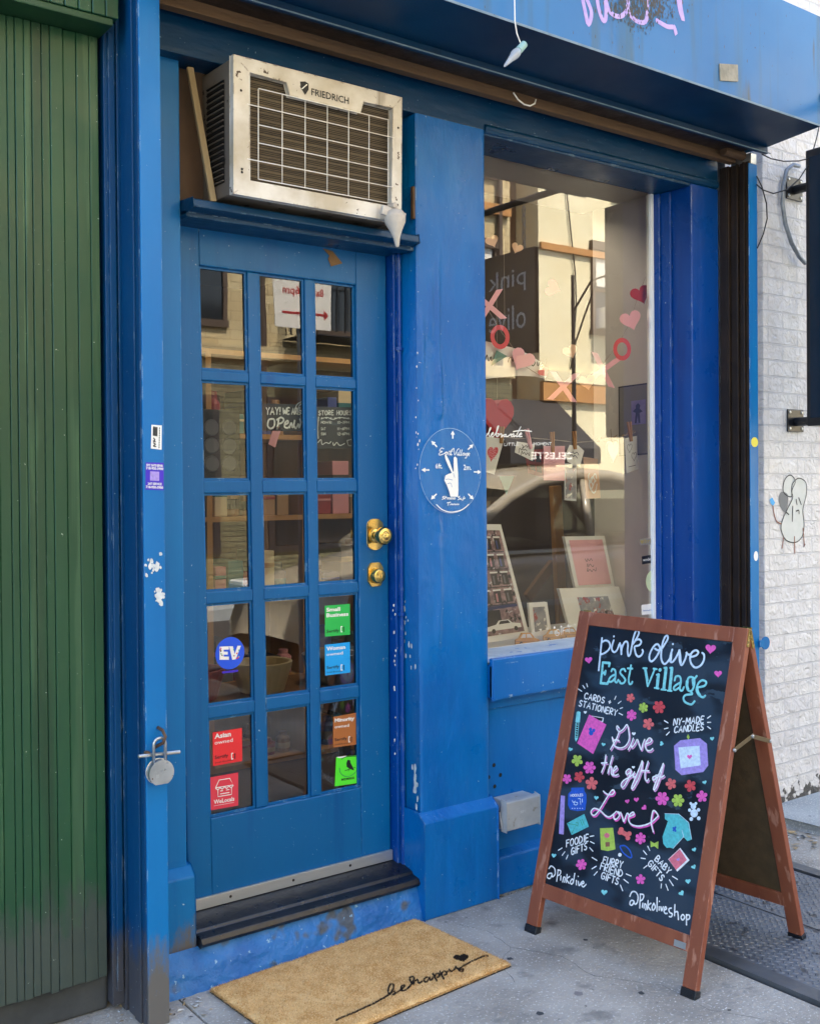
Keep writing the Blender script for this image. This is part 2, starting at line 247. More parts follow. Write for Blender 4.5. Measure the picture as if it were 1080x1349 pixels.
# ------------------------------------------------------------------ mesh helpers
class MB:
    def __init__(self, *mats): self.v = []; self.f = []; self.mi = []; self.mats = list(mats)
    def m(self, name):
        if name not in self.mats: self.mats.append(name)
        return self.mats.index(name)
    def add(self, vs, fs, mat=0):
        k = len(self.v); self.v += [tuple(p) for p in vs]
        if isinstance(mat, str): mat = self.m(mat)
        for f in fs: self.f.append(tuple(i + k for i in f)); self.mi.append(mat)
        return self
    def box(self, x0, x1, y0, y1, z0, z1, mat=0, fn=None):
        vs = [(x, y, z) for z in (z0, z1) for y in (y0, y1) for x in (x0, x1)]
        if fn: vs = [fn(*p) for p in vs]
        return self.add(vs, [(0, 2, 3, 1), (4, 5, 7, 6), (0, 1, 5, 4), (2, 6, 7, 3), (0, 4, 6, 2), (1, 3, 7, 5)], mat)
    def obox(self, c, ax, ay, az, hx, hy, hz, mat=0):
        c = Vector(c); vs = [c + ax * (hx * sx) + ay * (hy * sy) + az * (hz * sz) for sz in (-1, 1) for sy in (-1, 1) for sx in (-1, 1)]
        return self.add(vs, [(0, 2, 3, 1), (4, 5, 7, 6), (0, 1, 5, 4), (2, 6, 7, 3), (0, 4, 6, 2), (1, 3, 7, 5)], mat)
    def bar(self, a, b, w, d, n=Vector((0, -1, 0)), mat=0):
        a = Vector(a); b = Vector(b); t = (b - a); L = t.length; t.normalize(); n = Vector(n); n = (n - t * n.dot(t)).normalized(); s = t.cross(n)
        return self.obox((a + b) / 2, t, s, n, L / 2, w / 2, d / 2, mat)
    def prism(self, pts, off, mat=0):
        n = len(pts); off = Vector(off); a = [Vector(p) for p in pts]
        self.add(a + [p + off for p in a], [tuple(range(n)), tuple(range(2 * n - 1, n - 1, -1))] + [(i, i + n, (i + 1) % n + n, (i + 1) % n)[::-1] for i in range(n)], mat)
        return self
    def poly(self, pts, mat=0): return self.add(pts, [tuple(range(len(pts)))], mat)
    def tube(self, pts, r, seg=10, mat=0, caps=True):
        pts = [Vector(p) for p in pts]; n = len(pts); rr = r if isinstance(r, (list, tuple)) else [r] * n; vs = []; prev = None
        for i, p in enumerate(pts):
            t = (pts[min(i + 1, n - 1)] - pts[max(i - 1, 0)]).normalized()
            if prev is None: u = t.orthogonal().normalized()
            else: u = (prev - t * prev.dot(t)).normalized()
            prev = u; q = t.cross(u)
            for k in range(seg): a = 2 * math.pi * k / seg; vs.append(p + (u * math.cos(a) + q * math.sin(a)) * rr[i])
        fs = [(i * seg + k, i * seg + (k + 1) % seg, (i + 1) * seg + (k + 1) % seg, (i + 1) * seg + k) for i in range(n - 1) for k in range(seg)]
        if caps: fs += [tuple(range(seg))[::-1], tuple((n - 1) * seg + k for k in range(seg))]
        return self.add(vs, fs, mat)
    def lathe(self, prof, c, ax, seg=24, mat=0):
        """prof = [(distance along ax, radius)]"""
        c = Vector(c); ax = Vector(ax).normalized(); u = ax.orthogonal().normalized(); q = ax.cross(u); vs = []
        for d, r in prof:
            for k in range(seg): a = 2 * math.pi * k / seg; vs.append(c + ax * d + (u * math.cos(a) + q * math.sin(a)) * max(r, 1e-5))
        n = len(prof)
        fs = [(i * seg + k, i * seg + (k + 1) % seg, (i + 1) * seg + (k + 1) % seg, (i + 1) * seg + k) for i in range(n - 1) for k in range(seg)]
        fs += [tuple(range(seg))[::-1], tuple((n - 1) * seg + k for k in range(seg))]
        return self.add(vs, fs, mat)
    def stroke(self, pts, wd, n, mat=0, h=.0004, lift=.0004, smooth=True, sub=5):
        """a painted line: a low ridge that follows 3-D points lying on a surface with outward normal n"""
        P = [Vector(p) for p in pts]; n = Vector(n).normalized()
        if smooth and len(P) > 2:
            Q = []
            for i in range(len(P) - 1):
                p0, p1, p2, p3 = P[max(i - 1, 0)], P[i], P[i + 1], P[min(i + 2, len(P) - 1)]
                for k in range(sub):
                    t = k / sub; Q.append(.5 * ((2 * p1) + (p2 - p0) * t + (2 * p0 - 5 * p1 + 4 * p2 - p3) * t * t + (3 * p1 - p0 - 3 * p2 + p3) * t ** 3))
            P = Q + [P[-1]]
        k = len(P); T = [(P[min(i + 1, k - 1)] - P[max(i - 1, 0)]).normalized() for i in range(k)]
        P = [P[0] - T[0] * wd * .35] + P + [P[-1] + T[-1] * wd * .35]; T = [T[0]] + T + [T[-1]]; k += 2
        ws = [wd * .25] + [wd * .5] * (k - 2) + [wd * .25]; vs = []
        for p, t, ww in zip(P, T, ws):
            s = t.cross(n); vs += [p + s * ww + n * lift, p + n * (lift + h), p - s * ww + n * lift]
        fs = []
        for i in range(k - 1):
            a = 3 * i; fs += [(a, a + 1, a + 4, a + 3), (a + 1, a + 2, a + 5, a + 4)]
        return self.add(vs, fs, mat)
    def build(self, name, parent=None, smooth=False, bevel=0.0, seg=2):
        me = bpy.data.meshes.new(name); me.from_pydata(self.v, [], self.f)
        for mn in self.mats: me.materials.append(MATS[mn])
        me.polygons.foreach_set('material_index', self.mi)
        if smooth: me.polygons.foreach_set('use_smooth', [True] * len(self.f))
        me.update(); o = bpy.data.objects.new(name, me); COL.objects.link(o)
        if bevel:
            bm = bmesh.new(); bm.from_mesh(me); bmesh.ops.remove_doubles(bm, verts=bm.verts, dist=1e-6); bm.to_mesh(me); bm.free()
            b = o.modifiers.new('bevel', 'BEVEL'); b.width = bevel; b.segments = seg; b.limit_method = 'ANGLE'; b.angle_limit = R(40)
        if parent is not None:
            o.parent = parent
            if parent.type == 'EMPTY': o.matrix_parent_inverse = Matrix.Translation(-parent.location)
        return o
def tag(o, label=None, cat=None, group=None, kind=None):
    for k, v in (('label', label), ('category', cat), ('group', group), ('kind', kind)):
        if v: o[k] = v
    return o
def thing(name, label, cat, loc, group=None):
    o = bpy.data.objects.new(name, None); o.empty_display_size = .1; o.location = loc; COL.objects.link(o); return tag(o, label, cat, group)

# single-stroke hand-lettered capitals on a 0..1 x 0..1 cell: width, strokes
GL = {'A': (.8, [[(0, 0), (.4, 1), (.8, 0)], [(.15, .35), (.65, .35)]]), 'B': (.7, [[(0, 0), (0, 1), (.5, .95), (.5, .6), (0, .52), (.6, .45), (.65, .1), (0, 0)]]),
      'C': (.7, [[(.68, .85), (.4, 1), (.08, .8), (0, .45), (.12, .1), (.4, 0), (.7, .15)]]), 'D': (.75, [[(0, 0), (0, 1), (.5, .85), (.7, .5), (.5, .12), (0, 0)]]),
      'E': (.6, [[(.6, 1), (0, 1), (0, 0), (.6, 0)], [(0, .52), (.5, .52)]]), 'F': (.6, [[(.6, 1), (0, 1), (0, 0)], [(0, .55), (.5, .55)]]),
      'G': (.75, [[(.7, .85), (.4, 1), (.08, .8), (0, .45), (.15, .08), (.45, 0), (.7, .15), (.7, .45), (.4, .45)]]), 'H': (.7, [[(0, 0), (0, 1)], [(.7, 0), (.7, 1)], [(0, .5), (.7, .5)]]),
      'I': (.12, [[(.06, 0), (.06, 1)]]), 'J': (.5, [[(.45, 1), (.45, .2), (.25, 0), (0, .15)]]), 'K': (.65, [[(0, 0), (0, 1)], [(.6, 1), (.05, .48), (.65, 0)]]), 'L': (.55, [[(0, 1), (0, 0), (.55, 0)]]),
      'M': (.95, [[(0, 0), (.1, 1), (.47, .3), (.85, 1), (.95, 0)]]), 'N': (.7, [[(0, 0), (0, 1), (.7, 0), (.7, 1)]]), 'O': (.75, [[(.37, 1), (.05, .8), (0, .45), (.15, .08), (.4, 0), (.7, .2), (.75, .55), (.6, .9), (.37, 1)]]),
      'P': (.62, [[(0, 0), (0, 1), (.5, .95), (.6, .72), (.45, .5), (0, .45)]]), 'R': (.66, [[(0, 0), (0, 1), (.5, .95), (.58, .72), (.45, .52), (0, .48), (.66, 0)]]),
      'S': (.62, [[(.58, .88), (.3, 1), (.05, .8), (.12, .58), (.5, .42), (.6, .2), (.35, 0), (0, .12)]]), 'T': (.7, [[(0, 1), (.7, 1)], [(.35, 1), (.35, 0)]]), 'U': (.7, [[(0, 1), (.02, .3), (.2, .02), (.5, .02), (.68, .3), (.7, 1)]]),
      'V': (.75, [[(0, 1), (.37, 0), (.75, 1)]]), 'W': (1.0, [[(0, 1), (.25, 0), (.5, .7), (.75, 0), (1, 1)]]), 'Y': (.7, [[(0, 1), (.35, .5), (.7, 1)], [(.35, .5), (.35, 0)]]), 'X': (.7, [[(0, 0), (.7, 1)], [(0, 1), (.7, 0)]]),
      '+': (.5, [[(.25, .2), (.25, .7)], [(0, .45), (.5, .45)]]), '-': (.45, [[(0, .45), (.45, .45)]]), '!': (.15, [[(.07, 1), (.07, .35)], [(.07, .08), (.07, .02)]]), ' ': (.45, []), '.': (.15, [[(.07, .05), (.07, 0)]]),
      '0': (.6, [[(.3, 1), (.03, .75), (.03, .25), (.3, 0), (.57, .25), (.57, .75), (.3, 1)]]), '1': (.3, [[(0, .8), (.15, 1), (.15, 0)]]), '2': (.6, [[(0, .8), (.3, 1), (.58, .75), (0, 0), (.6, 0)]]), '3': (.55, [[(0, .9), (.3, 1), (.5, .75), (.2, .52), (.55, .25), (.25, 0), (0, .1)]]),
      '6': (.55, [[(.5, .95), (.15, .7), (.02, .25), (.3, 0), (.55, .25), (.3, .5), (.05, .3)]]), '7': (.55, [[(0, 1), (.55, 1), (.2, 0)]]), '8': (.55, [[(.27, .55), (.03, .78), (.27, 1), (.52, .78), (.27, .55), (0, .25), (.27, 0), (.55, .25), (.27, .55)]])}
def hand(mb, text, a, b, up, fn, wd, n, mat, gap=.24, **kw):
    """hand-printed capitals: baseline a->b and up vector given in photo pixels, fn maps them on to the surface"""
    tot = sum(GL[c][0] for c in text) + gap * (len(text) - 1); x = 0
    for c in text:
        wc, st = GL[c]
        for s in st:
            q = []
            for (u, v) in s:
                t = (x + u) / tot; q.append(fn(a[0] + (b[0] - a[0]) * t + up[0] * v, a[1] + (b[1] - a[1]) * t + up[1] * v))
            mb.stroke(q, wd, n, mat, smooth=len(s) > 3, sub=3, **kw)
        x += wc + gap
_dg = None
def type_text(mb, text, o, right, up, width, height, mat, bold=0.0, thick=0.0, mirror=False):
    """printed lettering fitted to a box with its lower left corner at o"""
    cu = bpy.data.curves.new('t', 'FONT'); cu.body = text; cu.size = 1; cu.offset = bold; cu.resolution_u = 2
    ob = bpy.data.objects.new('t', cu); COL.objects.link(ob)
    me = bpy.data.meshes.new_from_object(ob.evaluated_get(bpy.context.evaluated_depsgraph_get()))
    vs = [v.co.copy() for v in me.vertices]; fs = [tuple(p.vertices) for p in me.polygons]
    bpy.data.objects.remove(ob); bpy.data.curves.remove(cu); bpy.data.meshes.remove(me)
    x0 = min(v.x for v in vs); x1 = max(v.x for v in vs); y0 = min(v.y for v in vs); y1 = max(v.y for v in vs)
    o = Vector(o); right = Vector(right).normalized(); up = Vector(up).normalized()
    mb.add([o + right * ((v.x - x0) / (x1 - x0) * width) + up * ((v.y - y0) / (y1 - y0) * height) for v in vs], fs, mat)
def disc_pts(c, r, u, v, n=20, sy=1.0): return [Vector(c) + Vector(u) * (r * math.cos(2 * math.pi * k / n)) + Vector(v) * (r * sy * math.sin(2 * math.pi * k / n)) for k in range(n)]
def heart_pts(n=26):
    out = []
    for k in range(n):
        t = 2 * math.pi * k / n; out.append((16 * math.sin(t) ** 3 / 17, (13 * math.cos(t) - 5 * math.cos(2 * t) - 2 * math.cos(3 * t) - math.cos(4 * t)) / 17))
    return out
UX, UY, UZ = Vector((1, 0, 0)), Vector((0, 1, 0)), Vector((0, 0, 1)); NF = Vector((0, -1, 0))
def zoomed(ox, oy, s): return lambda p: (ox + p[0] / s, oy + p[1] / s)
def blob(cx, cy, r, n=9, ecc=1.0):
    return [(cx + r * random.uniform(.55, 1.1) * math.cos(2 * math.pi * k / n), cy + r * ecc * random.uniform(.55, 1.1) * math.sin(2 * math.pi * k / n)) for k in range(n)]

# ------------------------------------------------------------------ ground
def grid_sheet(x0, x1, y0, y1, z, nx, ny, amp):
    mb = MB()
    vs = [(x0 + (x1 - x0) * i / nx, y0 + (y1 - y0) * j / ny, z + random.uniform(-amp, amp)) for j in range(ny + 1) for i in range(nx + 1)]
    mb.add(vs, [(j * (nx + 1) + i, j * (nx + 1) + i + 1, (j + 1) * (nx + 1) + i + 1, (j + 1) * (nx + 1) + i) for j in range(ny) for i in range(nx)]); return mb
g = MB('asphalt'); g.poly([(-150, -150, -.14), (150, -150, -.14), (150, 150, -.14), (-150, 150, -.14)]); tag(g.build('street'), kind='structure')
g = MB('concrete')
xs = [-30, -12, -6.2, -4.7, -3.2, -1.7, -.2, 1.3, 2.697]
for a, b in zip(xs, xs[1:]):
    for c, d in ((-3.1, -1.62), (-1.616, .4)): g.box(a + .003, b - .003, c, d, -.135, 0)
g.box(2.697, 3.63, -3.1, -1.9, -.135, 0); g.box(2.697, 3.63, .0, .4, -.135, 0); g.box(2.697, 3.63, -1.9, 0, -.135, -.02)
for a, b in ((3.63, 4.6), (4.603, 6.1), (6.103, 7.6), (7.603, 12), (12.003, 30)):
    for c, d in ((-3.1, -1.62), (-1.616, .4)): g.box(a, b, c, d, -.135, 0)
tag(g.build('sidewalk', bevel=.004), kind='structure')
g = MB('concrete_slab'); g.box(-30, 30, -3.27, -3.103, -.139, .004); tag(g.build('kerb', bevel=.01), kind='structure')
g = MB('concrete_slab'); g.box(-30, 40, -11.0, -8.6, -.139, 0); tag(g.build('far_sidewalk'), kind='structure')

# ------------------------------------------------------------------ the blue shopfront
shop = thing('storefront', 'blue painted shopfront with glazed door and display window', 'shopfront', (2.5, 0.3, 0))
def P(mb, name, bevel=0.0, parent=shop, smooth=False): return mb.build(name, parent, smooth, bevel)
# pilaster between door and window: gridded face with drips and paint build-up
def lumpy(x0, x1, z0, z1, y, nx, nz, fn, mb, mat=0):
    vs = [(x0 + (x1 - x0) * i / nx, y - fn(i / nx, j / nz), z0 + (z1 - z0) * j / nz) for j in range(nz + 1) for i in range(nx + 1)]
    mb.add(vs, [(j * (nx + 1) + i, j * (nx + 1) + i + 1, (j + 1) * (nx + 1) + i + 1, (j + 1) * (nx + 1) + i) for j in range(nz) for i in range(nx)], mat)
from mathutils import noise as mnoise
def pil(u, v):
    x, z = 2.2 + .305 * u, .34 + 2.37 * v
    seam = .0
    for (sx, z0, z1, wd, am) in ((2.292, 1.25, 2.35, .012, .005), (2.262, 1.95, 2.2, .010, .004), (2.300, 1.5, 1.9, .014, .005), (2.225, 1.75, 2.05, .012, .004), (2.285, .9, 1.3, .012, .004)):
        c = sx + .008 * mnoise.noise(Vector((z * 5, sx * 30, 0))); f = max(0, 1 - abs((z - (z0 + z1) / 2) / ((z1 - z0) / 2)) ** 4)
        d = (x - c) / wd
        seam += 1.9 * am * f * (math.exp(-d * d) if d < 0 else math.exp(-d * d * 6))
    lum = .0016 * mnoise.noise(Vector((x * 9, z * 5, 2))) + .0008 * mnoise.noise(Vector((x * 30, z * 14, 5)))
    if x < 2.30 and z < 1.40: lum += .0016 * max(0, mnoise.noise(Vector((x * 4, z * 34, 9)))) 
    if 1.34 < z < 1.69: seam *= .3
    edge = 0 if .02 < u < .98 else -.004
    return seam + lum + edge
mb = MB('blue_rough'); lumpy(2.2, 2.505, .34, 2.715, 0, 40, 220, pil, mb); mb.box(2.2005, 2.5045, .0042, .3, .0, 2.715); pl = P(mb, 'pilaster', smooth=False)
for p in pl.data.polygons: p.use_smooth = True
mb = MB('blue_rough')
prof = [(.0, .355), (-.034, .327), (-.034, 0), (.1, 0), (.1, .355)]
mb.prism([(2.186, y, z) for y, z in prof], (.328, 0, 0)); mb.build('base_block', pl, bevel=.005)
# lintel with rolled lower edge
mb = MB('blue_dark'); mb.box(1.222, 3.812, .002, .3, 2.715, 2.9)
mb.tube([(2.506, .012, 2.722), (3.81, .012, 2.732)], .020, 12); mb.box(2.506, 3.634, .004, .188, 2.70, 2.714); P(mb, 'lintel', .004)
# window surround
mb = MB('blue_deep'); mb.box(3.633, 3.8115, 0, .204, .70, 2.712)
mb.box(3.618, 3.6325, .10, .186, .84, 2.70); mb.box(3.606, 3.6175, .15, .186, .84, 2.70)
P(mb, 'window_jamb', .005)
mb = MB('display_white'); mb.box(3.588, 3.6055, .176, .204, .835, 2.70); mb.box(2.506, 3.588, .178, .202, .828, .846); P(mb, 'window_frame', .002)
mb = MB('window_glass'); mb.poly([(2.45, .19, .84), (3.60, .19, .84), (3.60, .19, 2.70), (2.45, .19, 2.70)]); P(mb, 'window_pane')
mb = MB('blue', 'sill_worn'); mb.box(2.5055, 3.632, -.022, .24, .705, .826)
mb.add([(2.5055, -.022, .8265), (3.632, -.022, .8265), (3.632, .177, .8275), (2.5055, .177, .8275)], [(0, 1, 2, 3)], 1)
mb.box(2.5055, 3.81, -.022, -.0, .705, .848); mb.box(2.506, 3.632, -.0005, .177, .83, .8485, 'sill_worn'); P(mb, 'window_sill', .006)
# bulkhead
mb = MB('blue'); mb.box(2.506, 3.81, .03, .3, .12, .704)
for (a, b, z) in ((2.506, 3.81, .66),): mb.box(a, b, .018, .0298, z, .704)
P(mb, 'bulkhead', .003)
mb = MB('blue_rough'); mb.prism([(2.515, .03, .145), (2.515, -.006, .128), (2.515, -.014, 0), (2.515, .1, 0), (2.515, .1, .145)], (1.296, 0, 0)); P(mb, 'plinth', .006)
mb = MB('black_gap')
for (px, py) in ((650.5, 1008), (659, 1021), (643.5, 1024), (651.5, 1036)):
    c = onY(.0285)(px, py); mb.poly(disc_pts(c, .0075, UX, UZ, 14))
P(mb, 'drill_hole')
# door surround
mb = MB('blue_post'); mb.box(1.222, 1.369, .05, .3, 0, 2.735); mb.box(1.3685, 1.392, .105, .3, 0, 2.268); dj = P(mb, 'door_jamb', .004)
mb = MB('blue_post'); mb.prism([(1.2225, .05, .345), (1.2225, .02, .318), (1.2225, .02, .0), (1.2225, .1, 0), (1.2225, .1, .345)], (.158, 0, 0)); mb.build('base_block', dj, bevel=.004)
mb = MB('blue_deep'); mb.box(2.17, 2.1995, .094, .3, .15, 2.29); mb.tube([(2.188, .086, .15), (2.188, .086, 2.27)], .0085, 10)
for z in (1.93, 1.02): mb.tube([(2.188, .086, z - .006), (2.188, .086, z + .006)], .014, 10); mb.box(2.178, 2.1995, .078, .0935, z - .005, z + .005)
P(mb, 'door_stop', .003)
mb = MB('blue_dark'); mb.box(1.3695, 2.1995, .012, .3, 2.252, 2.275); mb.prism([(1.3695, -.034, 2.272), (1.3695, -.03, 2.296), (1.3695, .2, 2.312), (1.3695, .2, 2.2751), (1.3695, -.0, 2.266)], (.8165, 0, 0)); P(mb, 'transom_sill', .004)
mb = MB('rust_wood'); mb.box(2.190, 2.1995, .004, .02, 2.36, 2.47); P(mb, 'bare_wood', .003)
mb = MB('filler'); mb.box(1.37, 1.52, .10, .12, 2.305, 2.735); mb.box(2.03, 2.2, .10, .12, 2.305, 2.735, 'black_gap'); mb.box(1.37, 2.2, .125, .3, 2.69, 2.735, 'blue_dark'); P(mb, 'transom_panel')
# step and threshold
def stp(u, v):
    return .055 * (1 - v) ** .8 * (1 - .35 * u) + .006 * mnoise.noise(Vector((u * 9, v * 3, 1))) + .003 * mnoise.noise(Vector((u * 40, v * 9, 4)))
mb = MB('blue_step'); lumpy(1.2225, 2.19, .0, .112, .012, 110, 14, stp, mb); mb.box(1.2225, 2.19, .013, .3, 0, .109); st = P(mb, 'step', smooth=True)
for p in st.data.polygons: p.use_smooth = len(p.vertices) == 4
mb = MB('black_rubber'); mb.prism([(1.385, -.004, .1105), (1.385, -.012, .122), (1.385, -.004, .137), (1.385, .028, .143), (1.385, .034, .152), (1.385, .12, .170), (1.385, .17, .172), (1.385, .17, .1105)], (.816, 0, 0)); P(mb, 'threshold', .002)
# the door
def dsh(x, y, z): return (2.166 + (x - 2.166) * (1 + .017 * (z - 1.2)), y, z)
XC = [(1.478, 1.641), (1.682, 1.848), (1.885, 2.044)]; ZR = [(.441, .747), (.787, 1.101), (1.139, 1.443), (1.483, 1.790), (1.823, 2.141)]
mb = MB('blue_door')
mb.box(1.396, 1.478, .130, .172, .20, 2.258, fn=dsh); mb.box(2.044, 2.166, .130, .172, .20, 2.258, fn=dsh)
mb.box(1.478, 2.044, .1302, .172, .20, .441, fn=dsh); mb.box(1.478, 2.044, .1302, .172, 2.141, 2.258, fn=dsh)
for i in range(2): mb.box(XC[i][1], XC[i + 1][0], .1345, .168, .441, 2.141, fn=dsh)
for i in range(4):
    for (a, b) in XC: mb.box(a, b, .1345, .168, ZR[i][1], ZR[i + 1][0], fn=dsh)
door = P(mb, 'door', .004)
mb = MB('blue_door')       # glazing beads
for (a, b) in XC:
    for (c, d) in ZR:
        for q in ((a, a + .007, c, d), (b - .007, b, c, d), (a + .007, b - .007, c, c + .007), (a + .007, b - .007, d - .007, d)):
            mb.box(q[0], q[1], .143, .1475, q[2], q[3], fn=dsh)
mb.build('glazing_bead', door)
mb = MB('door_glass')
for (a, b) in XC:
    for (c, d) in ZR: mb.poly([dsh(a, .150, c), dsh(b, .150, c), dsh(b, .150, d), dsh(a, .150, d)])
mb.build('glazing', door)
mb = MB('aluminium'); mb.box(1.40, 2.166, .118, .129, .172, .206); mb.box(1.40, 2.166, .122, .129, .150, .1719, 'black_rubber')
for x in (1.545, 1.77, 1.99): mb.lathe([(0, .005), (.002, .004)], (x, .1178, .19), (0, -1, 0), 10, 'ac_dark')
mb.build('weather_strip', door, bevel=.0015)
def lock(zc, big):
    mb = MB('brass'); x = 2.108
    hh = .052 if big else .040; wv = .030; y0 = .130; pts = []
    if big:
        for k in range(9): a = math.pi * k / 8; pts.append((x + wv * math.cos(a), y0, zc + hh - .022 + .022 * math.sin(a)))
        for k in range(9): a = math.pi + math.pi * k / 8; pts.append((x + wv * math.cos(a), y0, zc - hh + .022 + .022 * math.sin(a)))
    else: pts = [(x + sx, y0, zc + sz) for sx, sz in ((wv, .022), (.018, hh), (-.018, hh), (-wv, .022), (-wv, -.022), (-.018, -hh), (.018, -hh), (wv, -.022))]
    mb.prism(pts[::-1], (0, -.008, 0))
    if big: prof = [(0, .026), (.008, .025), (.012, .014), (.03, .013), (.034, .024), (.04, .030), (.052, .031), (.060, .027), (.063, .018), (.0635, .012), (.066, .011), (.067, .004)]
    else: prof = [(0, .027), (.010, .026), (.020, .024), (.024, .023), (.026, .019), (.027, .012), (.0275, .008)]
    mb.lathe(prof, (x, y0 - .008, zc - .004), (0, -1, 0), 28)
    if not big: mb.box(x - .001, x + .001, y0 - .0362, y0 - .0355, zc - .010, zc + .002, 'ac_dark')
    o = mb.build('knob' if big else 'deadbolt', door, bevel=.0015)
    return o
lock(1.297, True); lock(1.160, False)
# roller shutter rails
mb = MB('blue_post', 'blue_rail', 'black_gap')
mb.box(1.160, 1.221, -.150, -.142, 0, 2.9, 0); mb.box(1.164, 1.219, -.1415, .05, 0, 2.9, 1)
for y0, y1, dx in ((-.1415, -.118, .0), (-.112, -.07, -.004), (-.064, -.02, .0), (-.012, .03, -.006)): mb.box(1.158 + dx, 1.1638, y0, y1, 0, 2.9, 1)
mb.box(1.118, 1.152, -.004, .05, .02, 2.75, 1); mb.box(1.128, 1.146, -.014, -.0045, .06, 2.72, 1)
lr = P(mb, 'shutter_rail', .002)
mb = MB('blue_post', 'dark_metal', 'black_gap')
mb.box(3.8155, 3.872, -.150, -.146, 0, 2.79, 0); mb.box(3.866, 3.872, -.1455, .0, 0, 2.79, 0)
mb.box(3.85, 3.8655, -.1455, .0, 0, 2.8, 2)
for y0, y1, x in ((-.1455, -.128, 3.822), (-.126, -.118, 3.815), (-.114, -.094, 3.828), (-.092, -.084, 3.816), (-.080, -.052, 3.826), (-.050, -.042, 3.813), (-.040, -.004, 3.8135)): mb.box(x, 3.8498, y0, y1, .0, 2.8, 1)
for z in (1.03, 1.55, .45): mb.lathe([(0, .008), (.004, .007)], (3.8135, -.02, z), (-1, 0, 0), 10, 1)
rr = P(mb, 'shutter_rail', .0015)
mb = MB('blue_post'); mb.prism(disc_pts((3.90, -.156, .79), .026, UX, UZ, 20)[::-1], (0, -.006, 0)); mb.box(3.86, 3.90, -.1615, -.1565, .775, .805); mb.build('hasp', rr, bevel=.001)
# canopy box with sign fascia
mb = MB('canopy_blue', 'soffit_blue', 'worn_edge')
mb.box(1.15, 3.87, -.45, -.447, 2.868, 3.30, 0); mb.box(1.15, 3.8675, -.4468, .3, 3.296, 3.2998, 0)
mb.prism([(3.867, -.4468, 2.872), (3.867, -.4468, 3.296), (3.867, .2, 3.296), (3.867, .2, 2.86), (3.867, -.2, 2.852)], (.003, 0, 0), 0)
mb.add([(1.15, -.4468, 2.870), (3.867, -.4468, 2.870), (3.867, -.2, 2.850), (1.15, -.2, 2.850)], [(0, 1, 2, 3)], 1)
mb.box(1.15, 3.87, -.4525, -.4502, 2.866, 2.874, 2); mb.box(1.15, 3.868, -.205, -.192, 2.822, 2.849, 1); mb.box(1.15, 3.885, -.2085, -.2052, 2.824, 2.828, 2)
can = P(mb, 'canopy', .001)
mb = MB('black_gap', 'rust_wood', 'dark_metal'); mb.box(1.2, 3.8, -.19, -.085, 2.838, 2.85, 2); mb.box(1.2, 3.82, -.085, -.05, 2.805, 2.845, 1); mb.box(1.2, 3.8, -.05, .0, 2.835, 2.85, 0)
mb.tube([(3.70, -.11, 2.83), (3.83, -.11, 2.83)], .02, 12, 1); mb.box(3.83, 3.868, -.15, -.05, 2.79, 2.835, 'steel')
P(mb, 'shutter_housing', .002)
# graffiti and soot stain on the fascia
mb = MB('graffiti'); FA = onY(-.4505); Z6 = zoomed(690, 0, 3.724)
for pts in ([(282, -30), (300, 60), (315, 120), (330, 60), (300, -20)], [(355, -30), (365, 40), (385, 98), (400, 90), (400, 20), (390, -30)], [(395, -30), (415, 50), (455, 80), (490, 70), (510, 30), (505, -30)], [(505, 30), (525, 80), (565, 108), (600, 95), (605, -30)], [(650, 100), (700, 130), (735, 135), (745, 170), (735, 130)], [(752, -30), (762, 50), (780, 98), (768, 30), (765, -30)]):
    mb.stroke([FA(*Z6(p)) for p in pts], .016, NF, 0, sub=4)
mb.build('graffiti', can)
mb = MB('soot')
for k in range(900):
    u = random.gauss(0, 1); x = 570 + 85 * u; y = random.uniform(-60, 150 - 40 * abs(u)) + random.uniform(0, 60) * (random.random() ** 3)
    if y > 190: continue
    c = FA(*Z6((x, y))); r = random.uniform(.0015, .0055) * (1.2 if y < 90 else .7)
    mb.poly([(c.x + a * .8, -.4502 - .0000015 * k, c.z + b * 1.7) for a, b in blob(0, 0, r, 6)])
for k in range(60):
    x = random.uniform(-200, 1350); y = random.uniform(-40, 330); c = FA(*Z6((x, y)))
    if 2.885 < c.z < 3.29 and c.x < 3.86: mb.poly([(c.x + a * .6, -.4502, c.z + b * 2.2) for a, b in blob(0, 0, random.uniform(.001, .004), 6)])
mb.build('soot_stain', can)
mb = MB('cable_black', 'wire_white'); q = onY(-.13)
mb.tube([q(*p) for p in ((676, 122), (682, 131), (690, 137.5), (698, 139.5), (704, 136.5), (705.5, 131))], .0028, 6, 1); P(mb, 'wire_loop', smooth=True)
# blue paint flaked to white along jamb and pilaster edge
mb = MB('chip_white')
def flakes(poly_px, n, r0, r1, fn, off):
    nn_ = (UX if off[0] is UY else UY) * -.00005
    for k in range(n):
        i = random.random() * (len(poly_px) - 1); j = int(i); t = i - j
        px = poly_px[j][0] + (poly_px[j + 1][0] - poly_px[j][0]) * t + random.gauss(0, poly_px[j][2]); py = poly_px[j][1] + (poly_px[j + 1][1] - poly_px[j][1]) * t
        c = fn(px, py); r = random.uniform(r0, r1)
        mb.poly([c + nn_ * k + off[0] * a + UZ * b for a, b in blob(0, 0, r, 7, 1.9)])
rv = onX(2.1992)
flakes([(531, 765, 2), (535, 850, 3), (540, 880, 2)], 16, .003, .0075, rv, (UY,))
flakes([(545, 1000, 1.4), (549, 1070, 1.4), (547, 1135, 2.0)], 36, .003, .009, rv, (UY,))
flakes([(527, 1045, 1), (530, 1110, 2), (529, 1130, 2.0)], 40, .003, .010, rv, (UY,))
flakes([(519, 760, 1), (520, 1000, 1.5)], 14, .0015, .004, onY(.0935), (UX,))
flakes([(549, 450, 1.5), (550, 640, 1.5)], 12, .0015, .004, onY(-.004), (UX,))
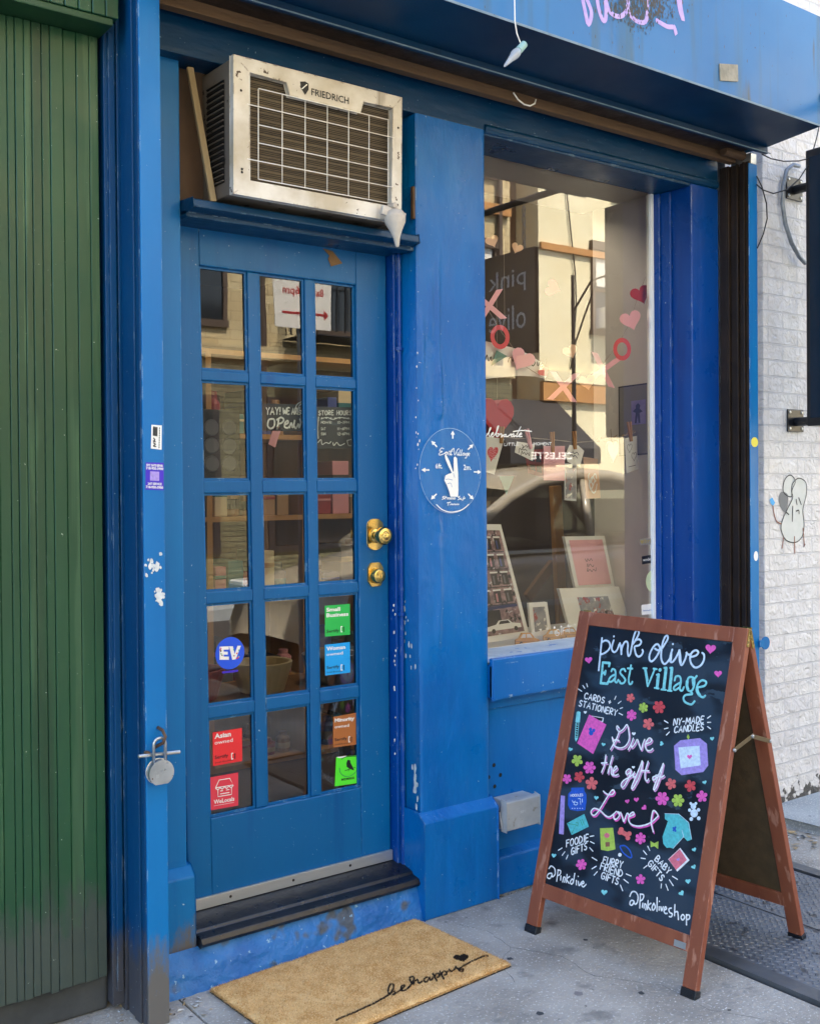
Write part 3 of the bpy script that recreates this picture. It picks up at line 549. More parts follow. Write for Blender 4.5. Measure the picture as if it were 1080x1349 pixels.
P(mb, 'flaked_paint')
# upper storeys and the shop room behind
mb = MB('upper_brick', 'stucco_brown', 'far_glass'); mb.box(1.15, 4.05, .05, .35, 2.9, 6.2, 0); mb.box(1.15, 4.05, 4.6, 9, 0, 6.2, 0); mb.box(1.15, 4.05, .35, 4.6, 3.05, 6.2, 0)
for x in (1.6, 2.9):
    for z in (4.2,): mb.box(x, x + .8, .03, .0499, z, z + 1.5, 2); mb.box(x - .06, x + .86, -.01, .0299, z - .1, z, 1)
P(mb, 'upper_wall')
mb = MB('room_wall', 'room_floor', 'room_ceiling', 'side_grey', 'display_white')
mb.poly([(1.2, .31, .11), (4.04, .31, .11), (4.04, 4.59, .11), (1.2, 4.59, .11)], 1); mb.poly([(1.2, .31, 3.0), (1.2, 4.59, 3.0), (4.04, 4.59, 3.0), (4.04, .31, 3.0)], 2)
mb.poly([(1.2, 4.59, .11), (4.04, 4.59, .11), (4.04, 4.59, 3.0), (1.2, 4.59, 3.0)], 0); mb.poly([(1.2, .31, .11), (1.2, 4.59, .11), (1.2, 4.59, 3.0), (1.2, .31, 3.0)], 0); mb.poly([(4.04, .31, .11), (4.04, 4.59, .11), (4.04, 4.59, 3.0), (4.04, .31, 3.0)], 0)
mb.box(3.635, 3.70, .301, .56, .80, 3.0, 3); mb.box(3.632, 3.70, .2045, .3005, .83, 2.712, 3)
mb.box(2.45, 3.634, .2405, .62, .77, .832, 4); mb.box(2.45, 3.634, .56, .60, .11, .7695, 0); mb.box(2.45, 3.634, .205, .62, 2.712, 2.74, 3); mb.box(2.2005, 2.45, .3005, .36, .11, 3.0, 0)
P(mb, 'interior')

# ------------------------------------------------------------------ neighbours
gs = thing('green_storefront', 'green painted wooden board wall with a dark stone foot, left of the blue shopfront', 'shopfront', (0, .1, 0))
mb = MB('green'); x = 1.104; i = 0
while x > -1.9:
    wd = random.choice((.020, .023, .026, .030, .036))
    mb.box(x - wd + .0014, x, -.002 + random.uniform(-.0015, .0015), .03, .105 + random.uniform(-.004, .004), 2.702); x -= wd
gp = mb.build('board_panel', gs, bevel=.0016, seg=1)
mb = MB('black_gap'); mb.box(-1.9, 1.104, .022, .04, .115, 2.70); mb.build('backing', gp)
mb = MB('green_dark'); mb.box(-1.9, 1.112, -.095, .05, 2.703, 2.722); mb.build('header', gs, bevel=.003)
mb = MB('green'); x = 1.125
while x > -1.9: mb.box(x - .0345, x, -.10, .05, 2.7225, 3.4); x -= .037
mb.build('sign_board', gs, bevel=.002, seg=1)
mb = MB('stone_dark'); mb.box(-1.9, 1.117, .03, .2, 0, .112); mb.build('stone_base', gs, bevel=.01)
mb = MB('upper_brick'); mb.box(-14, 1.149, .2, 9, .1121, 6.2); mb.build('upper_wall', gs)
ww = thing('white_brick_wall', 'white painted wall of rough embossed bricks right of the shopfront', 'wall', (5, .1, 0))
mb = MB('white_brick'); mb.box(4.052, 14, -.05, 6, -.02, 6.2); mb.build('wall', ww, bevel=.004)
mb = MB('white_brick'); mb.box(3.8725, 4.0515,   .012, .3, 0, 6.1); mb.build('return', ww)
sl = tag(MB('concrete_slab').prism([(4.0, -.051, 0), (4.02, -.40, 0), (4.05, -1.0, 0), (4.09, -1.6, 0), (6, -1.6, 0), (6, -.051, 0)], (0, 0, .042)).build('concrete_slab', bevel=.012), 'low concrete step slab at the foot of the white brick wall', 'step')
# paste-up drawing on the white wall, standing a hair proud of the bricks
WB = onY(-.0515); Z7 = zoomed(980, 560, 4.497)
mb = MB('paint_white_art', 'paint_grey_art', 'paint_line', 'paint_brown', 'stk_blue')
def wpoly(pts, mat, lift):
    f = onY(-.0508 - lift); mb.poly([f(*Z7(p)) for p in pts][::-1], mat)
def smooth_loop(pts, n=5):
    out = []; k = len(pts)
    for i in range(k):
        p0, p1, p2, p3 = pts[i - 1], pts[i], pts[(i + 1) % k], pts[(i + 2) % k]
        for j in range(n):
            t = j / n; out.append(tuple(.5 * ((2 * p1[a]) + (p2[a] - p0[a]) * t + (2 * p0[a] - 5 * p1[a] + 4 * p2[a] - p3[a]) * t * t + (3 * p1[a] - p0[a] - 3 * p2[a] + p3[a]) * t ** 3) for a in (0, 1)))
    return out
body = smooth_loop([(285, 430), (262, 480), (225, 560), (217, 620), (245, 680), (300, 695), (340, 660), (352, 590), (345, 500), (365, 410), (362, 340), (320, 315), (285, 345), (278, 390)])
ear = smooth_loop([(232, 400), (232, 340), (255, 302), (280, 300), (300, 335), (282, 380), (275, 425)])
mouth = smooth_loop([(205, 420), (222, 395), (255, 410), (258, 460), (245, 515), (222, 500), (205, 460)])
wpoly(ear, 0, .0002); wpoly(body, 0, .0006); wpoly(mouth, 1, .0010)
for lp in (body, ear): mb.stroke([WB(*Z7(p)) for p in lp + lp[:1]], .0045, NF, 'paint_line', lift=.0012, smooth=False)
for pts, mt in (([(285, 480), (282, 570)], 'paint_line'), ([(245, 515), (262, 530)], 'paint_line'), ([(168, 480), (175, 530), (190, 570), (215, 585)], 'paint_brown'), ([(230, 670), (222, 730)], 'paint_brown'), ([(295, 660), (297, 760)], 'paint_brown'), ([(345, 610), (352, 690), (352, 720)], 'paint_brown'),
                ([(350, 720), (358, 705)], 'paint_line'), ([(320, 430), (335, 470)], 'paint_line'), ([(305, 440), (310, 470)], 'paint_line'), ([(305, 510), (320, 505), (322, 525)], 'paint_line')):
    mb.stroke([WB(*Z7(p)) for p in pts], .006, NF, mt, lift=.0013)
wpoly([(150, 440), (165, 428), (182, 460), (170, 478), (155, 465)], 'stk_blue', .0012)
tag(mb.build('wall_drawing', ww), 'painted blob figure with round ears and thin limbs')

# ------------------------------------------------------------------ air conditioner over the door
ac = thing('air_conditioner', 'weathered cream window air conditioner resting on the ledge over the door', 'air conditioner', (1.76, 0, 2.305))
ca, sa = math.cos(R(-1.0)), math.sin(R(-1.0)); A0 = Vector((1.463, -.10, 2.307)); AR = Vector((math.cos(R(.0)), 0, 0)); AU = Vector((0, -.02, 1)).normalized(); AN = Vector((0, -1, -.02)).normalized()
AWI, AH = .600, .398
def ap(u, v, d=0.0): return A0 + AR * u + AU * v + AN * d
def abox(mb, u0, u1, v0, v1, d0, d1, mat=0):
    mb.add([ap(u, v, d) for v in (v0, v1) for d in (d0, d1) for u in (u0, u1)], [(0, 1, 3, 2), (4, 6, 7, 5), (0, 4, 5, 1), (2, 3, 7, 6), (0, 2, 6, 4), (1, 5, 7, 3)], mat)
mb = MB('ac_side', 'ac_dark', 'ac_cream'); abox(mb, .004, .012, .004, AH - .004, -.40, -.012); abox(mb, AWI - .012, AWI - .004, .004, AH - .004, -.40, -.012); abox(mb, .012, AWI - .012, AH - .012, AH - .004, -.40, -.012); abox(mb, .012, AWI - .012, .004, .012, -.40, -.012)
cs = mb.build('case', ac, bevel=.003)
mb = MB('ac_dark', 'ac_side')
mb.add([ap(.0035, v, d) for v, d in ((.045, -.06), (.045, -.175), (.345, -.175), (.345, -.06))], [(0, 1, 2, 3)], 0)
for k in range(34): v = .05 + k * .0088; abox(mb, -.001, .0030, v, v + .003, -.172, -.063, 0 if k % 2 else 1)
mb.build('side_louver', cs)
fw = .046
mb = MB('ac_cream')
outer = [(0, 0), (AWI, 0), (AWI, AH), (0, AH)]
def ring(u0, v0, u1, v1, d, mb):
    pass
TABL, TABR, TABD = .19, .44, .037
inn = [(fw + .008, .045), (AWI - fw + .01, .045), (AWI - fw + .01, AH - .040), (TABR + .012, AH - .040), (TABR, AH - .040 - TABD), (TABL, AH - .040 - TABD), (TABL - .012, AH - .040), (fw + .008, AH - .040)]
def quad(pts, d0=-.02, d1=0.0, m=0):
    mb.prism([ap(u, v, d1) for u, v in pts][::1], AN * (d0 - d1), m)
quad([(0, 0), (AWI, 0), (AWI - fw + .01, .045), (fw + .008, .045)]); quad([(AWI, 0), (AWI, AH), (AWI - fw + .01, AH - .04), (AWI - fw + .01, .045)]); quad([(0, AH), (0, 0), (fw + .008, .045), (fw + .008, AH - .04)])
quad([(AWI, AH), (0, AH), (fw + .008, AH - .04), (TABL - .012, AH - .04), (TABL, AH - .04 - TABD), (TABR, AH - .04 - TABD), (TABR + .012, AH - .04), (AWI - fw + .01, AH - .04)])
ff = mb.build('front_frame', ac, bevel=.002)
mb = MB('ac_fins', 'ac_dark'); abox(mb, .03, AWI - .02, .03, AH - .03, -.05, -.024, 0)
for k in range(60): v = .046 + k * .0053; abox(mb, .05, AWI - .035, v, v + .0013, -.0238, -.0205, 1 if k % 4 else 0)
mb.build('condenser', ac)
mb = MB('wire_white'); GU0, GU1, GV0, GV1 = .083, .549, .055, .318
us = [GU0 + (GU1 - GU0) * t / 6 for t in (0, 1.03, 2.05, 3.06, 4.06, 5.05, 6)]; vs_ = [GV0 + (GV1 - GV0) * t / 5 for t in range(6)]
for u in us: mb.tube([ap(u, GV0, -.002), ap(u, GV1, -.002)], .0014, 6)
for k, v in enumerate(vs_):
    a, b = (GU0, GU1)
    if k in (1, 4): a, b = .045, .572
    mb.tube([ap(a, v, .0005), ap(b, v, .0005)], .0014, 6)
mb.build('wire_grille', ac, smooth=True)
mb = MB('black_print'); type_text(mb, 'FRIEDRICH', ap(.262, AH - .062, .0012), AR, AU, .135, .021, 0, bold=.012)
mb.poly([ap(u, v, .0012) for u, v in [(.222, AH - .030), (.240, AH - .026), (.252, AH - .03), (.252, AH - .048), (.240, AH - .066), (.226, AH - .05)]][::-1], 0)
mb.stroke([ap(.229, AH - .05, .0012), ap(.246, AH - .034, .0012)], .003, AN, 'white_print', smooth=False)
for u, v in ((.028, .075), (.028, .066), (AWI - .016, .055), (.025, .30), (AWI - .014, .30)): mb.poly(disc_pts(ap(u, v, .0012), .004, AR, AU, 8), 'ac_dark')
tag(mb.build('lettering', ff))
dr = MB('plastic_drip'); c0 = ap(.553, .012, .004); f = [(.0, -.001, .028), (.022, .0, .037), (.045, -.012, .033), (.07, -.02, .022), (.095, -.02, .011), (.12, -.02, .004)]
pr = [(.0, .010), (.006, .026), (.022, .036), (.045, .032), (.068, .020), (.09, .011), (.118, .006), (.12, .001)]
dr.lathe(pr, c0 + UZ * .020 + UY * -.022, (.10, 0, -1), 22)
dr.bar(c0 + Vector((-.046, -.02, .012)), c0 + Vector((.044, -.02, -.002)), .03, .012); dr.tube([c0 + Vector((0, -.03, .03)), c0 + Vector((0, .0, .035)), c0 + Vector((0, .01, .02))], .01, 8)
o = dr.build('drip_spout', smooth=True, bevel=.004); tag(o, 'greyish white plastic drip spout hung on the corner of the air conditioner', 'drip spout')
o = MB('raw_wood').bar((1.405, .055, 2.705), (1.452, .005, 2.305), .02, .012, (0, -1, 0)).build('wood_strip', bevel=.002); tag(o, 'thin bare wooden strip leaning beside the air conditioner', 'wood strip')

# ------------------------------------------------------------------ A-frame chalkboard
B0 = Vector((2.4012, -.2918, 0)); az = .0771; AE = Vector((math.sin(az), -math.cos(az), 0)); AB = Vector((math.cos(az), math.sin(az), 0)); LEAN = .2721; BW, BL = .6491, 1.0659
FU = UZ * math.cos(LEAN) + AB * math.sin(LEAN); FNN = -AB * math.cos(LEAN) + UZ * math.sin(LEAN)         # front face: up and outward normal
def fp(u, v, d=0.0): return B0 + AE * u + FU * v + FNN * d
top = B0 + FU * BL; RL = .2721; RU = UZ * math.cos(.292) - AB * math.sin(.292); RN = AB * math.cos(.292) + UZ * math.sin(.292)
RB0 = top + AB * .020 - RU * (top.z / RU.z)                                                                # rear frame
def rp(u, v, d=0.0): return RB0 + AE * u + RU * v + RN * d
def fbox(mb, fn, u0, u1, v0, v1, d0, d1, mat=0):
    mb.add([fn(u, v, d) for v in (v0, v1) for d in (d0, d1) for u in (u0, u1)], [(0, 1, 3, 2), (4, 6, 7, 5), (0, 4, 5, 1), (2, 3, 7, 6), (0, 2, 6, 4), (1, 5, 7, 3)], mat)
af = thing('chalkboard_sign', 'wooden A-frame chalkboard sign with colourful hand lettering standing on the pavement', 'chalkboard sign', (2.69, -.6, 0))
RW = .046; TH_ = .022
def frame_parts(fn, L, pre, wood, inner):
    mb = MB(wood); fbox(mb, fn, 0, RW, .024, L, -TH_, 0); a = mb.build('leg', af, bevel=.002)
    mb = MB(wood); fbox(mb, fn, BW - RW, BW, .024, L, -TH_, 0); b = mb.build('leg', af, bevel=.002)
    for o, u in ((a, 0), (b, BW - RW)):
        m2 = MB('black_rubber'); fbox(m2, fn, u - .002, u + RW + .002, -.002, .0239, -TH_ - .003, .002); fbox(m2, fn, u - .0026, u + RW + .0026, .008, .0125, -TH_ - .0036, .0026); m2.build('rubber_foot', o, bevel=.002)
    mb = MB(wood); fbox(mb, fn, RW, BW - RW, L - RW, L, -TH_ + .0005, -.0005); mb.build('top_rail', af, bevel=.002)
    mb = MB(wood); fbox(mb, fn, RW, BW - RW, .118, .118 + RW, -TH_ + .0005, -.0005); mb.build('bottom_rail', af, bevel=.002)
frame_parts(fp, BL, 'front', 'mahogany', None); frame_parts(rp, BL, 'rear', 'mahogany', None)
mb = MB('slate', 'hardboard'); V0, V1 = .118 + RW, BL - RW
fbox(mb, fp, RW, BW - RW, V0, V1, -.010, -.006, 0); fbox(mb, fp, RW, BW - RW, V0, V1, -.014, -.0101, 1); fbd = mb.build('front_board', af)
mb = MB('hardboard', 'slate'); fbox(mb, rp, RW, BW - RW, V0, V1, -.014, -.0101, 0); fbox(mb, rp, RW, BW - RW, V0, V1, -.010, -.006, 1); mb.build('rear_board', af)
mb = MB('brass')
for fn in (fp, rp):
    for u in (.0, BW):
        s = 1 if u else -1; fbox(mb, fn, u - .0 if s > 0 else u - .0022, u + .0022 if s > 0 else u, BL - .055, BL - .002, -TH_ + .004, -.004)
        for v in (.048, .035, .02): mb.lathe([(0, .003), (.001, .002)], fn(u + .0022 * s, BL - v, -.011), AE * s, 8)
for u in (.004, BW - .03):
    for fn in (fp, rp): fbox(mb, fn, u, u + .026, BL + .0002, BL + .002, -TH_ + .002, -.002)
mb.tube([fp(.002, BL + .003, -TH_), fp(.03, BL + .003, -TH_)], .004, 10); mb.tube([fp(BW - .03, BL + .003, -TH_), fp(BW - .002, BL + .003, -TH_)], .004, 10)
tag(mb.build('hinge', af))
mb = MB('lino'); HX = hit(943, 1000, fp(BW + .002, 0), AE)
for u in (BW + .0025,):
    pa = fp(u, .705, -.014); pb = rp(u, .705, -.014); pm = (pa + pb) / 2 + UZ * .028
    mb.bar(pa - AE * 0, pm + (pm - pa) * .10, .013, .002, AE); mb.bar(pm + AE * .0025, pb + AE * .0025, .013, .002, AE)
    for c in (pa, pm, pb): mb.lathe([(0, .006), (.005, .005), (.006, .003)], c, AE, 12, 'steel')
mb.build('folding_stay', af, bevel=.0005); mb = MB('lino')
pa = fp(-.0025, .705, -.014); pb = rp(-.0025, .705, -.014); pm = (pa + pb) / 2 + UZ * .028
mb.bar(pa, pm, .013, .002, AE); mb.bar(pm - AE * .0025, pb - AE * .0025, .013, .002, AE); mb.build('folding_stay', af, bevel=.0005)
mb = MB('aluminium'); fbox(mb, fp, BW - RW - .046, BW - RW - .006, .122, .140, 0, .0008, 0); mb.build('maker_plate', af)
# --- lettering and drawings
CB = lambda a, b: hit(a, b, fp(0, 0, -.006), FNN)
L_ = MB('ink_ice', 'ink_cyan', 'ink_white', 'ink_pinkpale', 'ink_pink')
def wr(z, strokes, wd, mat, smooth=True, dx=0, dy=0, **kw):
    for s in strokes: L_.stroke([CB(*z((p[0] + dx, p[1] + dy))) for p in s], wd, FNN, mat, smooth=smooth, **kw)
T1 = zoomed(780, 830, 12.0); T2 = zoomed(850, 830, 9.818); T3 = zoomed(790, 940, 10.8); T4 = zoomed(765, 1020, 9.0); T5 = zoomed(710, 1120, 9.818); T6 = zoomed(820, 1150, 10.8); T7 = zoomed(730, 1020, 10.8); T8 = zoomed(840, 1030, 8.99)
ZA = zoomed(690, 790, 5.684); ZB = zoomed(840, 800, 5.143); ZC = zoomed(690, 960, 4.495); ZD = zoomed(820, 980, 3.854)
wr(T1, [[(152, 125), (136, 280), (116, 480), (100, 640)], [(150, 195), (205, 165), (262, 190), (280, 255), (250, 320), (190, 365), (130, 388)], [(338, 160), (310, 250), (310, 315), (345, 350), (390, 315), (425, 225)], [(338, 98), (342, 104)],
        [(435, 205), (452, 300), (458, 385)], [(470, 240), (455, 370)], [(462, 300), (500, 205), (540, 182), (562, 230), (555, 330), (570, 412), (600, 370), (620, 270), (645, 140), (680, 30), (715, 2), (735, 45), (705, 120), (640, 225)],
        [(640, 220), (690, 160), (745, 150), (772, 190), (740, 240), (670, 262), (672, 320), (690, 385), (725, 420), (770, 400), (800, 345), (788, 312)]], .0066, 0)
wr(T2, [[(185, 220), (150, 182), (100, 220), (55, 310), (50, 380), (80, 405), (130, 360), (175, 280), (187, 215)], [(120, 240), (165, 262), (215, 230)], [(215, 235), (250, 180), (288, 110), (278, 72), (248, 95), (215, 190), (200, 330), (215, 410), (250, 440), (300, 390), (332, 320)],
        [(345, 250), (320, 340), (315, 400), (345, 415), (390, 360), (440, 260)], [(350, 180), (356, 184)], [(440, 258), (438, 380), (465, 455), (510, 380), (530, 310), (525, 288), (555, 320), (592, 305)],
        [(580, 350), (650, 330), (682, 290), (650, 262), (600, 290), (575, 355), (588, 430), (640, 485), (710, 460), (752, 390), (755, 320), (730, 295)]], .0066, 0)
wr(T2, [[(436, 262), (444, 330), (452, 430)], [(330, 300), (322, 400)]], .0085, 0)
wr(T1, [[(165, 515), (150, 680), (130, 835)], [(160, 515), (275, 522)], [(275, 522), (262, 575)], [(150, 680), (205, 672)], [(208, 645), (196, 705)], [(125, 838), (240, 850)], [(240, 850), (250, 815)]], .0085, 1, smooth=False)
wr(T1, [[(298, 655), (318, 617), (360, 640), (366, 720), (356, 800), (385, 830), (412, 785)], [(352, 705), (292, 740), (260, 790), (280, 822), (322, 802), (357, 760)], [(522, 655), (500, 617), (455, 630), (440, 680), (485, 735), (520, 790), (492, 838), (445, 842), (430, 808)], [(610, 555), (590, 680), (572, 790), (590, 855), (622, 842), (630, 815)], [(555, 605), (635, 612)]], .0068, 1)
wr(T1, [[(800, 604), (860, 606)], [(828, 610), (872, 890)], [(872, 890), (985, 622)], [(962, 610), (1018, 618)]], .0064, 1, smooth=False)
wr(T1, [[(838, 620), (868, 800)]], .0085, 1, smooth=False)
wr(T2, [[(166, 575), (148, 748)], [(265, 490), (234, 768)], [(341, 490), (311, 780)]], .0108, 1, smooth=False)
wr(T2, [[(115, 748), (172, 757)], [(140, 580), (168, 574)], [(200, 768), (264, 775)], [(238, 490), (268, 486)], [(284, 783), (338, 788)], [(314, 490), (344, 486)]], .006, 1, smooth=False)
wr(T2, [[(183, 512), (190, 520)]], .012, 1, smooth=False)
wr(T2, [[(375, 655), (392, 602), (440, 602), (456, 660), (442, 760), (470, 785), (495, 738)], [(445, 682), (382, 720), (362, 758), (386, 775), (430, 748)], [(590, 608), (555, 620), (532, 700), (552, 780), (600, 780), (630, 700), (622, 625), (585, 606)], [(632, 632), (662, 592)], [(575, 790), (602, 828), (520, 840), (490, 880), (512, 932), (590, 962), (634, 920)],
        [(660, 745), (760, 722), (782, 672), (732, 650), (682, 690), (656, 770), (690, 840), (740, 870), (772, 848)]], .0068, 1)
wr(T2, [[(538, 660), (534, 720), (548, 770)], [(612, 640), (622, 720)], [(664, 740), (672, 800), (700, 845)]], .010, 1)
give = [[(270, 205), (245, 175), (240, 215), (275, 255), (330, 225), (385, 160), (412, 270), (412, 380), (365, 460), (300, 490), (230, 475), (190, 440)], [(175, 335), (186, 395), (195, 425), (150, 510)], [(272, 262), (232, 368), (190, 450)], [(186, 388), (230, 372), (272, 388)],
        [(475, 350), (440, 440), (400, 512)], [(440, 440), (452, 480), (490, 440), (525, 370)], [(535, 370), (560, 450), (587, 512), (610, 430), (637, 368)], [(650, 432), (710, 412), (736, 372), (700, 350), (660, 400), (645, 465), (670, 522), (720, 526), (750, 498)]]
the = [[(85, 590), (60, 740), (22, 838)], [(20, 706), (102, 700)], [(180, 600), (142, 730), (112, 850)], [(118, 805), (155, 750), (167, 790), (160, 855), (190, 878)], [(195, 822), (240, 782), (230, 750), (200, 780), (186, 842), (210, 880), (262, 866)],
       [(440, 800), (410, 790), (370, 830), (385, 870), (430, 832), (442, 800), (425, 880), (370, 990), (322, 1050), (300, 1010), (342, 950), (430, 900), (480, 850)], [(490, 830), (470, 900), (512, 895)], [(600, 672), (568, 760), (510, 900), (450, 1050), (472, 1058), (530, 960), (560, 890), (590, 800), (605, 680)], [(685, 680), (642, 830), (642, 930), (670, 960), (692, 930)], [(600, 812), (696, 816)],
       [(790, 890), (752, 910), (760, 950), (800, 920), (792, 882), (840, 880)], [(900, 710), (852, 830), (792, 980), (762, 1075), (790, 1068), (840, 950), (875, 830), (902, 715)], [(840, 900), (880, 905), (912, 880)]]
love = [[(265, 200), (310, 235), (370, 240), (396, 206), (376, 186), (330, 240), (232, 400), (172, 480), (132, 480), (120, 440), (160, 405), (230, 432), (290, 490), (340, 505), (390, 470)], [(420, 440), (387, 480), (395, 530), (430, 525), (457, 480), (432, 445), (470, 462)], [(470, 450), (490, 510), (507, 560), (530, 500), (552, 462), (578, 498)], [(578, 500), (625, 480), (622, 450), (586, 470), (562, 530), (592, 590), (670, 615), (760, 602), (832, 570), (890, 520), (912, 490), (886, 445), (857, 433), (840, 490), (832, 580), (857, 685)]]
for z, st, k in ((T3, give, 1), (T3, the, 1), (T4, love, .83)):
    wr(z, st, .0046, 4 if z is T4 else 3, dx=12 * k, dy=22 * k, h=.0002, lift=.0002); wr(z, st, .0046, 2, h=.0004, lift=.0007)
wr(T5, [[(125, 240), (155, 205), (200, 240), (205, 310), (170, 345), (162, 300), (118, 308), (104, 350), (138, 366), (165, 320)], [(245, 255), (226, 402)], [(238, 256), (276, 266), (270, 310), (235, 332)], [(280, 330), (276, 390)], [(303, 412), (316, 350), (336, 360), (326, 415)], [(360, 312), (350, 420)], [(395, 340), (356, 375), (386, 430)], [(425, 372), (400, 412), (420, 440), (442, 400), (427, 372)], [(460, 300), (440, 425)], [(480, 390), (480, 450)], [(504, 336), (506, 342)], [(505, 402), (516, 460), (546, 410)], [(545, 440), (576, 425), (565, 400), (545, 442), (570, 475), (608, 440)]], .0040, 2)
wr(T6, [[(100, 335), (130, 272), (180, 270), (216, 330), (205, 420), (172, 445), (156, 400), (118, 392), (100, 440), (130, 460), (162, 412)], [(250, 302), (240, 500)], [(245, 302), (296, 312), (285, 370), (246, 402)], [(285, 430), (276, 490)], [(300, 500), (311, 440), (331, 460), (325, 525)], [(360, 390), (350, 520)], [(400, 430), (361, 470), (396, 530)], [(440, 430), (416, 490), (430, 530), (461, 490), (446, 432)], [(488, 350), (485, 545)], [(515, 480), (515, 530)], [(519, 402), (521, 408)], [(540, 480), (551, 540), (576, 480)], [(585, 530), (621, 510), (606, 480), (585, 532), (601, 575), (632, 575)], [(692, 500), (656, 512), (666, 560), (702, 582), (690, 622), (660, 620)], [(740, 450), (735, 610)], [(740, 560), (776, 550), (786, 600), (790, 665)], [(850, 590), (826, 630), (850, 670), (881, 630), (856, 590)], [(905, 590), (905, 740)], [(905, 600), (946, 600), (946, 650), (910, 666)]], .0042, 2)
for tx, a, b, up in (('CARDS +', (769.2, 920.2), (803.5, 928.6), (1.6, -7.6)), ('STATIONERY', (762, 930), (811.4, 943), (1.8, -7.6)), ('NY-MADE', (886.7, 955.4), (925.9, 952.0), (1.2, -8.4)), ('CANDLES', (887.6, 965.3), (925.6, 961.8), (1.2, -8.2)),
                     ('FOODIE', (745.8, 1115.9), (774.5, 1108), (.2, -9)), ('GIFTS', (752.3, 1126.4), (772.5, 1119), (.2, -9)), ('FURRY', (793.4, 1137), (818.5, 1143.8), (2.2, -8.6)), ('FRIEND', (790, 1145), (818.6, 1155.6), (2.2, -8.4)), ('GIFTS', (791.2, 1157), (813.2, 1165.6), (2.2, -8.4)),
                     ('BABY', (861.8, 1133), (879.4, 1151.8), (4.8, -6)), ('GIFTS', (852.6, 1138.5), (870.2, 1161), (5, -6))):
    hand(L_, tx, a, b, up, CB, .0038, FNN, 'ink_white', gap=.3)
for z, sg in ((ZA, [((405, 668), (432, 686)), ((440, 642), (455, 665)), ((468, 628), (476, 654)), ((688, 722), (678, 748)), ((726, 760), (704, 778)), ((738, 808), (718, 816)), ((710, 850), (738, 864))]),
              (ZB, [((178, 768), (204, 784)), ((178, 824), (204, 818)), ((192, 866), (214, 844)), ((470, 752), (492, 736)), ((470, 780), (493, 780)), ((470, 808), (492, 824))]),
              (ZC, [((203, 720), (226, 706)), ((226, 750), (242, 728)), ((250, 772), (260, 748)), ((390, 638), (414, 634)), ((392, 668), (416, 680)), ((388, 704), (408, 726)), ((402, 762), (432, 780)), ((402, 830), (428, 814)), ((414, 868), (434, 846)), ((604, 860), (634, 872)), ((590, 892), (618, 914)), ((570, 925), (584, 960)), ((706, 722), (726, 746)), ((732, 696), (744, 722)), ((692, 766), (718, 770)), ((708, 826), (728, 810))]),
              (ZD, [((252, 672), (278, 688)), ((236, 690), (256, 720)), ((218, 712), (230, 744)), ((196, 710), (194, 732))])):
    wr(z, sg, .0032, 2, smooth=False)
tag(L_.build('lettering', fbd))
D_ = MB('ink_pink')
def dpoly(pts, mat, lift): D_.poly([CB(*p) + FNN * lift for p in pts][::-1], mat)
def flower(c, r, mat, n=5, rot=0.0):
    for k in range(n):
        a = rot + 2 * math.pi * k / n; cc = (c[0] + r * .66 * math.cos(a), c[1] + r * .70 * math.sin(a))
        dpoly([(cc[0] + r * (.36 if n == 5 else .31) * math.cos(2 * math.pi * j / 12), cc[1] + r * (.38 if n == 5 else .33) * math.sin(2 * math.pi * j / 12)) for j in range(12)], mat, .0003 + .00012 * k)
    dpoly([(c[0] + r * .44 * math.cos(2 * math.pi * j / 12), c[1] + r * .46 * math.sin(2 * math.pi * j / 12)) for j in range(12)], mat, .0011)
for (x, y, r, mt, n) in ((830.2, 919.3, 5.6, 'coral', 5), (847.1, 932.2, 6.6, 'lime', 6), (867.7, 931.6, 8.6, 'red', 6), (831.6, 942.2, 7.2, 'pink', 6), (853.6, 953.6, 7.4, 'coral', 5), (760.1, 1001.8, 7.4, 'lime', 5), (776.3, 1011.2, 8.4, 'pink', 6), (746.7, 1026, 6.2, 'pink', 5), (762.7, 1023.4, 7, 'red', 5), (779, 1032.3, 8.2, 'coral', 5),
                        (883.6, 1032.7, 7.2, 'coral', 5), (909, 1035.3, 7.6, 'red', 5), (871.9, 1052.1, 9.2, 'pink', 6), (892.7, 1054.5, 8.6, 'lime', 6), (924.3, 1049.3, 7.4, 'pink', 5), (843.4, 1104.5, 7.6, 'pink', 6), (843.4, 1158.5, 6.4, 'pink', 5), (765.6, 1139, 7.4, 'pink', 6)):
    flower((x, y), r, 'ink_' + mt, n, random.uniform(0, 1))
HP = heart_pts()
def heart(c, r, mat, rot=0.0, lift=.0006):
    cr, sr = math.cos(rot), math.sin(rot); dpoly([(c[0] + r * (a * cr - b * sr), c[1] - r * (a * sr + b * cr)) for a, b in HP], mat, lift)
for x, y, r, mt, ro in ((935.6, 854.6, 7.4, 'pink', -.1), (945.5, 887.5, 5.4, 'pink', 0), (775.2, 869.5, 5.2, 'pink', .1), (751.2, 987.1, 3, 'cyan', -.3), (794.6, 980.7, 2.8, 'cyan', -.2), (871.3, 979.6, 3.2, 'cyan', 1.4), (770.6, 938.3, 2.4, 'white', 0), (937.6, 973, 3, 'cyan', .1), (927.7, 1030.6, 3, 'cyan', .3), (914, 1119.3, 3.2, 'cyan', .4), (913.4, 1142, 3.4, 'cyan', .5),
                        (906, 1161, 3.8, 'cyan', .1), (897.3, 1176.7, 4, 'cyan', .6), (785.2, 1051, 3.2, 'cyan', -.1), (795.7, 1175.4, 4.4, 'cyan', -.1), (729.4, 1127, 3.4, 'cyan', -.1), (826, 1055.7, 3.2, 'pink', .2), (838, 1053.4, 3.6, 'pink', .1), (848.4, 1064, 3.8, 'pink', .8), (834.5, 966.6, 2.8, 'white', 0), (834.1, 1010.8, 2.2, 'white', 0)):
    heart((x, y), r, 'ink_' + mt, ro)
